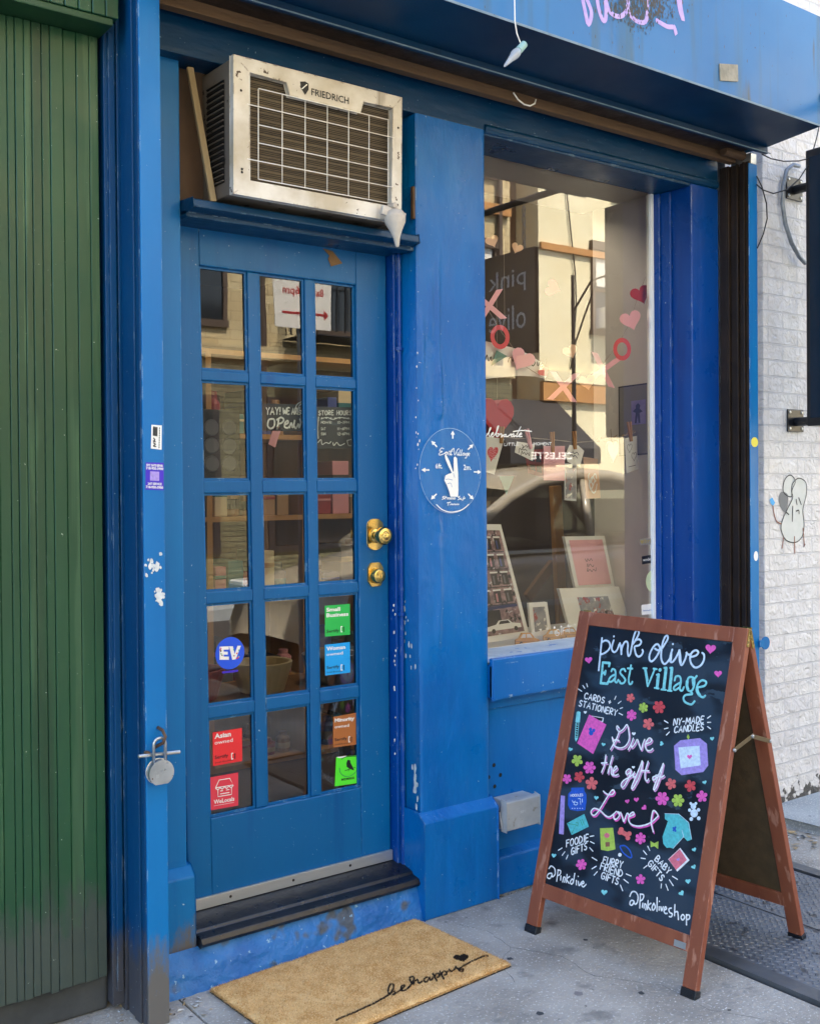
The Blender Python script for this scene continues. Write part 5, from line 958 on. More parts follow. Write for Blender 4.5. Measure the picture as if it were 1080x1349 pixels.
sticker('sticker', 'small white worn sticker low on the right shutter post', [(992.5, 726), (998, 726), (998, 739), (992.5, 739)], PY, 'stk_white', None, [], circle=True)
# round clear distancing decal on the pilaster
def peace(mb, at):
    W = 'stk_white'; pl_ = lambda pts: mb.poly([at(*p) for p in pts][::-1], W)
    Z9 = lambda x, y: ((x - 100) / 685, 1 - (y - 180) / 970)
    c = [Z9(*p) for p in ((375, 490), (395, 490), (430, 560), (468, 675), (475, 670), (475, 515), (492, 500), (512, 520), (525, 700), (528, 880), (523, 960), (440, 960), (425, 900), (400, 830), (372, 775), (385, 720), (420, 700), (455, 690), (420, 620), (385, 540))]
    mb.add([at(*p) for p in c], [tuple(range(len(c)))[::-1]], W)
    for pts in ([(385, 765), (420, 760), (460, 770)], [(405, 815), (440, 805), (455, 850)], [(470, 690), (485, 740)]): mb.stroke([at(*Z9(*p)) for p in pts], .0016, NF, 'stk_adt', lift=.0004)
    for (x, y, a) in ((465, 255, 90), (262, 370, 135), (168, 665, 180), (665, 385, 45), (745, 670, 0), (258, 960, 225), (668, 955, 315)):
        ca_, sa_ = math.cos(R(a)), math.sin(R(a)); g_ = lambda s, t: Z9(x + (s * ca_ - t * sa_), y - (s * sa_ + t * ca_) * 1.05)
        mb.poly([at(*g_(*p)) for p in ((45, 0), (2, 24), (2, 7), (-42, 7), (-42, -7), (2, -7), (2, -24))], W)
    for tx, x0, x1, y0, y1, bo in (('6ft.', 275, 352, 645, 588, .01), ('2m.', 585, 675, 652, 590, .01)):
        type_text(mb, tx, at(*Z9(x0, y0)), UX, UZ, (at(*Z9(x1, y0)) - at(*Z9(x0, y0))).length, (at(*Z9(x0, y1)) - at(*Z9(x0, y0))).length, W, bold=bo)
    S_ = lambda pts, wd=.0026: mb.stroke([at(*Z9(*p)) for p in pts], wd, NF, W, lift=.0004)
    S_([(365, 420), (340, 412), (318, 445), (350, 450), (312, 475), (320, 492), (360, 478), (395, 450)]); S_([(400, 455), (380, 470), (392, 485), (408, 455), (412, 485)]); S_([(435, 455), (425, 470), (438, 478), (425, 488)]); S_([(455, 420), (442, 485), (458, 478)]); S_([(420, 445), (465, 440)])
    S_([(462, 425), (478, 410), (485, 485), (515, 425), (535, 410)]); S_([(520, 455), (515, 485), (528, 475)]); S_([(550, 420), (532, 485), (545, 480)]); S_([(570, 420), (552, 485), (565, 480)]); S_([(590, 455), (572, 470), (585, 485), (598, 458), (602, 485)]); S_([(628, 455), (610, 470), (625, 485), (632, 458), (615, 510), (600, 512)]); S_([(640, 475), (655, 462), (642, 455), (635, 475), (650, 488)])
    S_([(375, 955), (350, 965), (372, 980), (345, 992)]); S_([(388, 955), (380, 990)]); S_([(378, 968), (400, 966)]); 
    for k in range(6): S_([(402 + 16 * k, 990), (406 + 16 * k, 972), (413 + 16 * k, 972), (412 + 16 * k, 990)], .002)
    S_([(545, 952), (525, 965), (545, 980), (520, 995)]); S_([(555, 972), (550, 990), (566, 985)]); S_([(590, 955), (572, 1005)]); S_([(585, 985), (598, 974), (605, 975)])
    S_([(400, 1030), (440, 1022)]); S_([(420, 1026), (412, 1058)])
    for k in range(6): S_([(436 + 17 * k, 1055), (442 + 17 * k, 1040), (450 + 17 * k, 1050)], .0022)
    S_([(285, 1050), (350, 1108), (440, 1135), (540, 1118), (600, 1085), (645, 1045)], .0035)
    rim = [(442 + 340 * math.cos(2 * math.pi * k / 60), 665 - 482 * math.sin(2 * math.pi * k / 60)) for k in range(61)]; mb.stroke([at(*Z9(*p)) for p in rim], .0015, NF, 'sill_worn', lift=.0002, smooth=False)
sticker('sticker', 'large round clear distancing decal with white peace sign hand on the blue pilaster', [(551.9, 561.4), (633.2, 561.4), (633.2, 676.4), (551.9, 676.4)], -.0085, 'clear_film', None, [], peace, circle=True)
WY = .1885
sticker('decal', 'faint gold lettering decal on the right edge of the window glass', [(842, 710), (867, 708), (867, 716), (842, 718)], WY, 'decal_grey', None, [('bring', .25, .05, .7, .9, 'stk_gold', .01)], lambda mb, at: mb.poly([at(.13 + .1 * a, .5 + .4 * b) for a, b in HP], 'stk_gold'))
sticker('sticker', 'small black name sticker on the right edge of the window glass', [(845, 733), (866.5, 730), (866.5, 740.5), (845.5, 743.5)], WY, 'stk_black', None, [('wonderhouse', .06, .35, .88, .4, 'stk_white', 0)])
sticker('sticker', 'pale green oval sticker on the right edge of the window glass', [(850.5, 751.5), (868, 751.5), (868, 779.5), (850.5, 779.5)], WY, 'stk_sage', None, [], lambda mb, at: [mb.stroke([at(.28 + .07 * k, y + .04 * (k % 2)) for k in range(7)], .0016, NF, 'stk_white', lift=.0003) for y in (.56, .40)], circle=True)
sticker('sticker', 'white and blue security sticker at the lower right of the window glass', [(844.5, 797), (869.5, 794), (870, 808), (845, 810)], WY, 'stk_white', None, [('Secured by', .06, .3, .5, .2, 'stk_adt', .02)], lambda mb, at: (mb.poly([at(*p) for p in ((.62, .25), (.95, .25), (.95, .85), (.62, .85))][::-1], 'stk_adt'), type_text(mb, 'ADT', at(.66, .45, .0009), UX, UZ, .022, .012, 'stk_white', .02)))
# window lettering
ZW = zoomed(630, 540, 8.308); FW = onY(.1885)
mb = MB('stk_white')
for pts in ([(30, 292), (60, 275), (72, 255), (58, 255), (50, 280), (72, 296), (110, 250), (136, 198), (124, 205), (112, 270), (125, 292)], [(125, 292), (160, 262), (160, 250), (145, 258), (140, 285), (160, 292), (195, 245), (220, 180), (208, 190), (196, 260), (200, 292), (222, 280), (222, 262), (210, 262)], [(225, 270), (250, 262), (255, 275), (250, 298), (270, 275)], [(300, 268), (280, 275), (280, 295), (300, 280), (302, 266), (302, 292), (330, 285)],
            [(330, 285), (355, 262), (352, 285)], [(385, 262), (362, 272), (362, 294), (384, 280), (388, 262), (386, 294), (405, 280)], [(462, 185), (420, 270), (415, 294), (435, 285)], [(380, 238), (470, 225), (580, 235)], [(440, 280), (470, 265), (465, 252), (445, 270), (445, 292), (475, 290)]):
    mb.stroke([FW(*ZW(p)) for p in pts], .0045, NF, 0)
for tx, a, b in (('LITTLE', (283, 392), (440, 388)), ('MOMENT', (600, 385), (795, 385))): hand(mb, tx, ZW(a), ZW(b), (.3, -3.4), FW, .0022, NF, 'stk_white')
hand(mb, 'GIFT', (731, 838), (752, 832.5), (.2, -8), FW, .0026, NF, 'stk_white')
for k in range(7): mb.poly(disc_pts(FW(703 + 9 * k, 831 - 1.4 * k), .0045, UX, UZ, 10), 0)
tag(mb.build('window_lettering'), 'white hand lettered script painted across the display window glass', 'lettering')

# ------------------------------------------------------------------ things hung behind the door glass
cs_ = thing('open_sign', 'dark grey chalk sign lettered yay we are open, hung inside the door', 'sign', (1.77, .19, 1.7)); f = onY(.19); mb = MB('slate'); 
mb.prism([f(*p) for p in ((335, 531), (408, 533), (408, 568), (335, 567.5))][::-1], (0, .006, 0)); b_ = mb.build('board', cs_)
ZO = zoomed(340, 500, 7.714); mb = MB('ink_white'); f2 = onY(.1895); hand(mb, 'YAY!', ZO((82, 356)), ZO((226, 354)), (.3, -9.2), f2, .0042, NF, 0); hand(mb, 'WE', ZO((252, 352)), ZO((318, 350)), (.3, -8), f2, .0042, NF, 0); hand(mb, 'ARE', ZO((342, 352)), ZO((424, 352)), (.3, -8), f2, .0042, NF, 0)
for pts in ([(150, 400), (110, 410), (98, 470), (130, 498), (165, 470), (165, 410), (140, 400)], [(210, 400), (195, 500)], [(190, 410), (235, 385), (262, 410), (240, 440), (205, 450)], [(270, 460), (305, 440), (300, 418), (275, 440), (270, 480), (300, 492), (325, 470)], [(320, 490), (338, 440), (352, 490), (372, 415)], [(372, 415), (365, 470), (385, 495), (410, 450), (415, 490), (436, 440), (425, 400)]): mb.stroke([f2(*ZO(p)) for p in pts], .0058, NF, 0)
for rr_ in (1.0, .68): mb.stroke([f2(*ZO((470 + 85 * rr_ * math.cos(math.pi * (.5 + k / 8)), 270 + 62 * rr_ * math.sin(math.pi * (.5 + k / 8)) + 15))) for k in range(9)], .0035, NF, 0)
mb.build('lettering', b_)
mb = MB('goods_pink'); mb.prism([f(*ZO(p)) for p in ((165, 470), (240, 490), (175, 690), (108, 655))][::-1], (0, .003, 0)); mb.tube([f(*ZO((215, 470))) - UY * .002, f(*ZO((190, 500))) - UY * .003], .002, 6, 'string'); tag(mb.build('tag'), 'pale pink paper tag hanging by a string under the open sign', 'tag')
hs = thing('hours_sign', 'dark grey chalk sign of store hours hung inside the door beside the open sign', 'sign', (1.98, .19, 1.7)); mb = MB('slate'); mb.prism([f(*ZO(p)) for p in ((570, 280), (985, 282), (985, 700), (570, 705))][::-1], (0, .006, 0)); b_ = mb.build('board', hs)
mb = MB('ink_white'); hand(mb, 'STORE', ZO((615, 362)), ZO((765, 358)), (.1, -5.6), f2, .0034, NF, 0, gap=.35); hand(mb, 'HOURS', ZO((800, 360)), ZO((945, 360)), (.1, -5.6), f2, .0034, NF, 0, gap=.35)
for y, a, b2 in ((448, 'MON-FRI', '10-7PM'), (512, 'SAT', '11-6PM'), (565, 'SUN', '12-6PM')): hand(mb, a, ZO((640, y)), ZO((640 + 30 * len(a) * .5, y)), (.1, -3.2), f2, .0018, NF, 0); hand(mb, b2, ZO((805, y)), ZO((925, y)), (.1, -3.2), f2, .0018, NF, 0)
for pts in ([(640, 400), (700, 385), (760, 405), (830, 385), (930, 400)], [(945, 400), (965, 480), (960, 580)], [(615, 380), (608, 480), (612, 600)], [(610, 640), (640, 610), (650, 660), (690, 640), (720, 650), (740, 630)], [(760, 640), (770, 670), (800, 640), (830, 670), (880, 650)], [(905, 620), (960, 610), (970, 660), (920, 670), (905, 620)]): mb.stroke([f2(*ZO(p)) for p in pts], .003, NF, 0)
for k in range(7): heart(ZO((650 + 45 * k, 392)), 1.0, 'ink_white') if False else mb.poly([f2(*ZO((650 + 45 * k + 10 * a, 392 - 10 * b))) for a, b in HP], 0)
for k in range(5): mb.poly([f2(*ZO((960 + 14 * a, 430 + 38 * k - 10 * b))) for a, b in HP], 0)
mb.build('lettering', b_)

# ------------------------------------------------------------------ window display
def cutout(name, label, pts_px, y, mat, th=.0015, fn=None, cat='paper', group=None, parent=None, extra=None):
    f = onY(y); mb = MB(mat); mb.prism([f(*p) for p in pts_px][::-1], (0, th, 0))
    if extra: extra(mb, f, y)
    o = mb.build(name, parent); 
    return tag(o, label, cat, group) if parent is None else o
ZG = zoomed(620, 180, 3.857)
gy = .235
gl = thing('paper_garland', 'string garland of red and pink paper hearts, X and O letters across the window', 'garland', (3.1, gy, 2.0)); G_ = onY(gy)
mb = MB('string')
mb.tube([G_(*ZG(p)) for p in ((20, 760), (100, 900), (150, 985), (205, 1060), (280, 1170), (360, 1220), (440, 1250), (545, 1240), (650, 1180), (705, 1110), (750, 1050), (800, 960), (840, 840), (885, 715))], .0011, 5); mb.tube([G_(*ZG((168, 520))), G_(*ZG((172, 980)))], .0008, 5); mb.build('string', gl)
def gshape(kind, c, r, mat, rot=0, y=gy - .002):
    f = onY(y); cr, sr = math.cos(rot), math.sin(rot); px = lambda a, b: f(*ZG((c[0] + r * (a * cr - b * sr), c[1] - r * (a * sr + b * cr)))); mb = MB(mat)
    if kind == 'heart': mb.prism([px(a, b) for a, b in HP][::-1], (0, .0008, 0)); nm = 'heart'
    elif kind == 'x':
        for k, s in enumerate((1, -1)): q = [(-.85 * s - .22, -1), (-.85 * s + .22, -1), (.85 * s + .22, 1), (.85 * s - .22, 1)]; mb.prism([px(a, b) + UY * (.0009 * k) for a, b in q], (0, .0008, 0))
        nm = 'letter_x'
    else:
        n = 28; o_ = [px(.78 * math.cos(2 * math.pi * k / n), math.sin(2 * math.pi * k / n)) for k in range(n)]; i_ = [px(.45 * math.cos(2 * math.pi * k / n), .60 * math.sin(2 * math.pi * k / n)) for k in range(n)]
        mb.add(o_ + i_, [(k, (k + 1) % n, n + (k + 1) % n, n + k) for k in range(n)]); nm = 'letter_o'
    mb.build(nm, gl)
for a in (('x', (95, 860), 75, 'heart_pink', .15), ('o', (148, 1018), 62, 'heart_salmon', .1), ('heart', (262, 1130), 66, 'heart_pink', -.5), ('x', (470, 1270), 72, 'heart_pink', -.1), ('x', (672, 1185), 75, 'heart_pink', -.25), ('heart', (862, 800), 55, 'heart_red', .35), ('heart', (812, 930), 58, 'heart_pink', .3), ('o', (768, 1080), 58, 'heart_salmon', .05), ('heart', (370, 1195), 30, 'heart_salmon', .6), ('heart', (415, 770), 45, 'heart_salmon', 1.2), ('heart', (590, 1245), 46, 'paper_peach', .2), ('heart', (505, 1090), 40, 'paper_peach', .4), ('heart', (235, 565), 32, 'paper_peach', -.4), ('heart', (108, 530), 36, 'paper_peach', .4)): gshape(*a)
f = onY(.25)
tag(MB('paper_sage').prism([f(*ZG(p)) for p in ((130, 1085), (185, 1115), (105, 1165))], (0, .001, 0)).build('pennant'), 'small dark sage paper pennant hanging in front of the paper banner', 'pennant')
pn = MB('paper_sage'); pn.prism([f(*p) for p in ((657.5, 627), (677, 627), (667, 652))], (0, .001, 0)); pn.tube([f(655, 627), f(680, 627)], .001, 5, 'string'); tag(pn.build('pennant'), 'pale sage paper pennant hanging just under the pegged cards', 'pennant')
bn = thing('paper_banner', 'pale paper banner with the words you are loved curved behind the window glass', 'banner', (2.75, .26, 1.9)); f = onY(.262)
mb = MB('paper_white'); up = [(630, 447), (650, 452), (675, 458), (695, 466), (712, 477), (722, 489)]; dn = [(718, 499), (705, 496), (685, 495), (660, 497), (630, 500)]; mb.prism([f(*p) for p in up + dn], (0, .001, 0)); bb = mb.build('paper', bn)
mb = MB('line_dark'); f2 = onY(.2612)
for pts in ([(75, 1130), (82, 1110), (90, 1140), (102, 1118), (104, 1138), (118, 1125)], [(190, 1145), (195, 1125), (210, 1120)], [(212, 1135), (225, 1122), (216, 1118), (212, 1140), (235, 1132)], [(290, 1105), (300, 1120), (285, 1155), (300, 1160)], [(318, 1140), (308, 1150), (315, 1165), (326, 1150), (320, 1140)], [(335, 1145), (340, 1165), (350, 1145)], [(352, 1160), (362, 1150), (354, 1145), (352, 1170), (368, 1165)], [(385, 1120), (372, 1170), (385, 1190), (440, 1193)]): mb.stroke([f2(*ZG(p)) for p in pts], .0042, NF, 0)
mb.build('lettering', bb)
# line of cards on clothes pegs
ln = MB('string', 'goods_tan'); f = onY(.30); tw = [(600, 560), (640, 571), (680, 578), (700, 577), (735, 580), (760, 583), (790, 580), (815, 576), (833, 571), (850, 563)]
ln.tube([f(*p) for p in tw], .0018, 6)
for p in tw[-4:]:
    for k in range(9): c = f(p[0] + random.uniform(-8, 6), p[1] + random.uniform(-2.5, 2.5)); ln.tube([c, c + Vector((random.uniform(.005, .018), random.uniform(-.01, .01), random.uniform(-.006, .012)))], .0015, 5, 1)
tag(ln.build('twig_line'), 'thin twine with a dry twig end strung across the window holding pegged cards', 'twine')
CG = 'cards pegged along the twine in the window'
def card(label, quad, mat, art, peg, pegmat='pine', y=.292):
    t = thing('greeting_card', label, 'card', onY(y)(*quad[0]), CG); f = onY(y); mb = MB(mat); mb.prism([f(*p) for p in quad][::-1], (0, .0012, 0)); c = mb.build('card', t); mb = MB('line_dark'); art(mb, onY(y - .0006)); mb.build('print', c)
    mb = MB(pegmat); g_ = onY(y - .006); (a, b) = peg; n = Vector((b[1] - a[1], a[0] - b[0], 0)).normalized()
    for s in (-1.2, 1.2): mb.bar(g_(a[0] + n.x * s * 1.6, a[1] + n.y * s * 1.6), g_(b[0] + n.x * s * .5, b[1] + n.y * s * .5), .006, .008)
    mb.build('clothes_peg', t)
def scr(rows, mat='line_dark', wd=.003):
    def art(mb, f):
        for r in rows: mb.stroke([f(*p) for p in r], wd, NF, mat)
    return art
def bigheart(c, r, mat, lines=True):
    def art(mb, f):
        mb.poly([f(c[0] + r * .78 * a + .22 * r * b, c[1] - r * 1.25 * b) for a, b in HP], mat)
        if lines:
            for k in range(5): mb.stroke([f(c[0] + r * (-.5 + .2 * j), c[1] + r * (-.7 + .35 * k + .15 * math.sin(j * 2.3 + k))) for j in range(6)], .0022, NF, 'heart_pink', lift=.0006)
    return art
Z5 = zoomed(630, 540, 8.308); Z10 = zoomed(740, 540, 7.714)
card('white card with a large red scribbled heart hung by the pilaster', [(640.5, 575), (664, 578), (651, 625), (634, 620)], 'paper_white', bigheart((648.5, 597), 9.5, 'heart_salmon'), ((661, 562), (660, 584)))
card('small white square card lettered you are loved on a pink peg', [Z5((420, 345)), Z5((615, 375)), Z5((592, 558)), Z5((398, 465))], 'paper_white', scr([[Z5(p) for p in r] for r in ([(475, 380), (490, 400), (480, 420), (520, 390), (530, 410), (545, 392)], [(440, 470), (450, 420), (470, 440), (480, 425), (495, 440), (510, 430), (530, 450)], [(465, 500), (475, 450), (485, 480), (500, 465), (520, 490), (535, 470), (555, 500), (560, 465)])], wd=.0028), (Z5((525, 210)), Z5((575, 425))), 'heart_pink')
card('pink tie dye card on a wooden peg in the middle of the line', [Z5((712, 395)), Z5((946, 395)), Z5((942, 775)), Z5((715, 770))], 'paper_pink', scr([[Z5(p) for p in r] for r in ([(770, 575), (800, 560), (820, 580), (850, 565)], [(780, 620), (810, 605), (850, 622)], [(790, 655), (820, 645), (850, 660)])], 'goods_pink', .0022), (Z5((805, 240)), Z5((815, 470))))
card('white hexagonal card lettered in navy on a yellow wooden peg', [Z10((78, 356)), Z10((165, 362)), Z10((224, 415)), Z10((182, 575)), Z10((60, 530)), Z10((32, 460))], 'paper_white', scr([[Z10(p) for p in r] for r in ([(85, 425), (95, 440), (110, 425), (125, 445), (150, 430), (170, 460)], [(80, 465), (100, 455), (115, 475), (130, 462), (155, 490)])], 'ink_navy', .003), (Z10((122, 215)), Z10((135, 400))))
card('narrow white card with two outlined hearts on the peg farthest right', [Z10((635, 290)), Z10((765, 262)), Z10((775, 605)), Z10((655, 643))], 'paper_white', lambda mb, f: ([mb.stroke([f(*Z10((c[0] + 26 * a, c[1] - 52 * b - a * 6))) for a, b in HP + HP[:1]], .0018, NF, mt) for c, mt in (((685, 385), 'line_dark'), ((730, 470), 'line_dark'))], mb.stroke([f(*Z10((675, 580))), f(*Z10((745, 562)))], .0022, NF, 'line_dark', smooth=False)), (Z10((680, 120)), Z10((702, 320))))
hh = MB('display_white', 'string'); f = onY(.31); c = f(*Z10((510, 410))); pts = [(c + UX * (.038 * a) + UZ * (.055 * b)) for a, b in HP]; hh.prism([p - UY * .006 for p in pts][::-1], (0, .012, 0)); hh.tube([c + UZ * .02, f(*Z10((495, 195)))], .002, 6, 1); tag(hh.build('heart_ornament', bevel=.004), 'puffy white heart ornament hanging by striped string at the right of the line', 'ornament')
# red paper lantern heart, hanging poster cards further in
rl = MB('heart_red', 'string'); f = onY(.36); c = f(655, 548); rl.prism([c + UX * (.095 * a) + UZ * (.10 * b) for a, b in HP][::-1], (0, .05, 0)); rl.tube([c + UZ * .07, c + UZ * .5], .0015, 5, 1); tag(rl.build('heart_box', bevel=.012), 'big red heart shaped box hung at the left of the window', 'heart box')
def panel_thing(name, label, cat, quad, y, fmat, amat, inset=.12, depth=.012, tilt=0.0, extra=None, mat_inner=None):
    f = onY(y); t = thing(name, label, cat, f(*quad[3])); pts = [f(*p) for p in quad]; mb = MB(fmat)
    sh = lambda p, d=0.0: Vector((p.x, y + d + tilt * (p.z - min(q.z for q in pts)), p.z))
    mb.prism([sh(p) for p in pts][::-1], (0, depth, 0)); fr = mb.build('frame', t, bevel=.001); c = sum(pts, Vector()) / 4
    ins = inset if isinstance(inset, tuple) else (inset, inset)
    ip = [Vector((c.x + (p.x - c.x) * (1 - ins[0]), p.y, c.z + (p.z - c.z) * (1 - ins[1]))) for p in pts]; mb = MB(amat); mb.poly([sh(p, -.0012) for p in ip][::-1])
    def at(u, v, d=-.002): p = ip[3].lerp(ip[2], u).lerp(ip[0].lerp(ip[1], u), v); return sh(p, d)
    if extra: extra(mb, at)
    mb.build('print', fr); return t
def townhouse(mb, at):
    for r in range(4):
        for k in range(3):
            u, v = .12 + .3 * k, .30 + .17 * r; mb.poly([at(*p) for p in ((u, v), (u + .18, v), (u + .18, v + .11), (u, v + .11))][::-1], 'goods_dark'); mb.poly([at(u - .02, v + .115, -.003), at(u + .2, v + .115, -.003), at(u + .2, v + .13, -.003), at(u - .02, v + .13, -.003)][::-1], 'frame_white'); mb.poly([at(u + .04, v + .01, -.003), at(u + .09, v + .01, -.003), at(u + .09, v + .09, -.003), at(u + .04, v + .09, -.003)][::-1], random.choice(('goods_grey', 'goods_pink', 'goods_blue')))
        mb.poly([at(.08, .275 + .17 * r, -.0034), at(.95, .275 + .17 * r, -.0034), at(.95, .285 + .17 * r, -.0034), at(.08, .285 + .17 * r, -.0034)][::-1], 'goods_dark')
    mb.poly([at(*p) for p in ((.05, .24), (.97, .25), (.97, .275), (.05, .27))][::-1], 'ink_navy'); mb.poly([at(*p) for p in ((.1, .08), (.5, .08), (.5, .235), (.1, .235))][::-1], 'goods_dark')
    car_ = [(.12, .045), (.12, .085), (.34, .10), (.42, .135), (.66, .135), (.74, .10), (.94, .085), (.94, .045)]; mb.poly([at(u, v, -.004) for u, v in car_][::-1], 'frame_white')
    mb.poly([at(u, v, -.005) for u, v in ((.40, .10), (.45, .128), (.64, .128), (.69, .10))][::-1], 'goods_dark')
    for u in (.26, .8): mb.poly([at(u + .045 * math.cos(k * .524), .042 + .022 * math.sin(k * .524), -.005) for k in range(12)], 'goods_dark')
panel_thing('framed_print', 'tall white framed print of a brownstone facade and white car on the window shelf', 'framed print', [(626, 691), (671.5, 691.5), (697.5, 838), (632, 848)], .33, 'frame_white', 'photo_art', (.16, .10), .015, .12, townhouse)
panel_thing('framed_print', 'small white framed street print standing beside the tall brownstone print', 'framed print', [(699, 795), (722.5, 793.5), (726, 834), (700.5, 839)], .31, 'frame_white', 'photo_town', (.34, .26), .012, .08)
def loved(mb, at):
    for pts in ([(.35, .58), (.39, .52), (.43, .58), (.47, .53), (.53, .58), (.56, .53)], [(.36, .40), (.40, .47), (.41, .40), (.47, .46), (.53, .40), (.58, .44)], [(.34, .30), (.38, .38), (.36, .30), (.43, .34), (.48, .29), (.54, .34), (.60, .30), (.63, .38)]): mb.stroke([at(*p) for p in pts], .0026, NF, 'line_dark')
panel_thing('framed_print', 'pink blush print lettered you are loved in a white frame', 'framed print', [(748.5, 707.5), (800.5, 706.5), (809.5, 773), (758.5, 776)], .44, 'frame_white', 'paper_pink', (.16, .13), .015, .10, loved)
def mattown(mb, at): mb.poly([at(u, v, -.003) for u, v in ((0, 0), (1, 0), (1, .35), (.7, .5), (.5, .3), (.2, .45), (0, .3))][::-1], 'photo_art')
panel_thing('framed_print', 'white matted print in a thin dark frame leaning in front of the pink blush print', 'framed print', [(742.5, 776.5), (820, 773.5), (832, 826), (752, 834)], .36, 'paper_white', 'photo_town', (.48, .42), .016, .14, mattown)
t = thing('framed_print', 'grey matted print of a small dark figure on lavender hung on the grey side wall', 'framed print', (3.63, .4, 1.9)); f = onX(3.624)
mb = MB('frame_dark'); mb.prism([f(*p) for p in ((814, 509.5), (862, 503), (862, 598), (815, 601))][::-1], (.006, 0, 0)); fr = mb.build('frame', t)
mb = MB('decal_grey', 'lavender', 'ink_navy'); f = onX(3.623); mb.poly([f(*p) for p in ((815.5, 511), (860.5, 505), (860.5, 596.5), (816.5, 599.5))], 0); f = onX(3.622); mb.poly([f(*p) for p in ((831, 528.5), (850, 526), (850, 558), (831.5, 560))], 1); f = onX(3.6213)
mb.poly([f(*p) for p in ((837, 534), (840, 531), (843, 534), (842, 538), (846, 542), (842, 544), (843, 557), (840.5, 557), (839.5, 547), (838, 557.5), (835.5, 557.5), (837, 544), (833, 542), (837, 538))], 2); mb.build('print', fr)
panel_thing('art_card', 'white illustrated card of little town houses hanging behind the pegged cards', 'card', [Z5((945, 590)), Z5((1068, 590)), Z5((1068, 995)), Z5((945, 985))], .42, 'display_white', 'photo_town', .1, .003)
panel_thing('art_card', 'orange illustrated house card hanging in the middle of the window', 'card', [Z5((505, 440)), Z5((705, 430)), Z5((715, 745)), Z5((550, 690))], .40, 'goods_red', 'goods_red', .1, .003, 0, lambda mb, at: [mb.poly([at(*p) for p in ((.1 + .45 * a, .12 + .42 * b), (.45 + .45 * a, .12 + .42 * b), (.45 + .45 * a, .38 + .42 * b), (.1 + .45 * a, .38 + .42 * b))][::-1], 'goods_dark') for a in (0, 1) for b in (0, 1)])
panel_thing('art_card', 'peach card with pale looping octopus drawing at the right of the window', 'card', [Z10((220, 480)), Z10((362, 500)), Z10((390, 895)), Z10((250, 900))], .42, 'paper_peach', 'paper_peach', .05, .003, 0, lambda mb, at: [mb.stroke([at(.5 + .3 * math.cos(k + j * .8), .5 - .09 * j + .12 * math.sin(2 * k)) for k in [i * .5 for i in range(9)]], .006, NF, 'paper_white') for j in range(4)])
TG = 'yellow taxi cutouts on the window shelf'
for lb, ox, s in (('yellow wooden taxi cutout in front of the tall brownstone print', 679, 1.0), ('yellow wooden taxi cutout in the middle of the row of three', 716, .92), ('yellow wooden taxi cutout half behind the chalkboard corner', 738, .85)):
    f = onY(.255 if ox < 700 else .262 if ox < 730 else .27); Y0 = 851 - (ox - 679) * .16; t = thing('taxi_cutout', lb, 'taxi cutout', f(ox + 15, Y0), TG)
    q = lambda a, b: f(ox + a * s, Y0 - b * s); mb = MB('taxi_yellow'); mb.prism([q(*p) for p in ((0, 2), (0, 8), (4, 10), (8, 17), (20, 17.5), (25, 11), (31, 8.5), (31.5, 2.5))], (0, .005, 0)); bd = mb.build('body', t)
    mb = MB('display_white'); 
    for w_ in ([(6.5, 10.5), (9.3, 15.5), (13.2, 15.7), (13.2, 10.7)], [(14.6, 10.8), (14.6, 15.8), (19, 15.8), (22, 11)]): mb.poly([q(*p) - UY * .0006 for p in w_], 0)
    for p in ([(0, 6), (31, 6.5)],): mb.stroke([q(*z_) for z_ in p], .0012, NF, 'line_dark', lift=.0007, smooth=False)
    mb.build('window', bd)
    for a in (7, 25): mb = MB('goods_dark', 'taxi_yellow'); mb.lathe([(-.002, .0085 * s), (.0055, .0085 * s)], q(a, 2.6) , (0, 1, 0), 14, 0); mb.lathe([(0, .004 * s), (.0008, .004 * s)], q(a, 2.6) - UY * .0021, (0, -1, 0), 10, 1); mb.build('wheel', t)
f = onZ(.8335)
for q, m_, lb in (([(640, 852), (668, 848), (676, 858), (642, 862)], 'paper_white', 'loose white paper sheet at the left end of the window shelf'), ([(670, 852), (712, 843), (716, 850), (676, 859)], 'paper_pink', 'loose pink paper sheet under the yellow taxi cutouts'), ([(716, 846), (745, 838), (752, 845), (722, 852)], 'paper_white', 'loose white paper sheet beside the chalkboard corner on the window shelf')):
    tag(MB(m_).prism([f(*p) for p in q][::-1], (0, 0, .0006)).build('paper_sheet'), lb, 'paper')
pc = MB('paper_white'); f = onY(.245); pc.prism([f(*p) for p in ((634, 709), (642, 710), (642, 744), (634, 743))][::-1], (0, .001, 0)); type_text(pc, 'LO', (f(636, 735)) - UY * .0007, UX, UZ, .02, .05, 'heart_red'); tag(pc.build('price_card'), 'small white card with red print at the left edge of the window', 'card')
ez = thing('easel', 'wooden easel with crossed brace standing behind the framed prints', 'easel', (3.25, .95, .11)); f = onY(.9); mb = MB('pine'); mb.bar(f(731, 640), f(741, 850), .06, .03); mb.build('leg', ez, bevel=.004); mb = MB('pine'); mb.bar(f(786, 720), f(822, 850), .05, .03); mb.build('leg', ez, bevel=.004); f = onY(.94); mb = MB('oak_dark'); mb.bar(f(694, 788), f(728, 742), .05, .025); mb.build('brace', ez, bevel=.003)

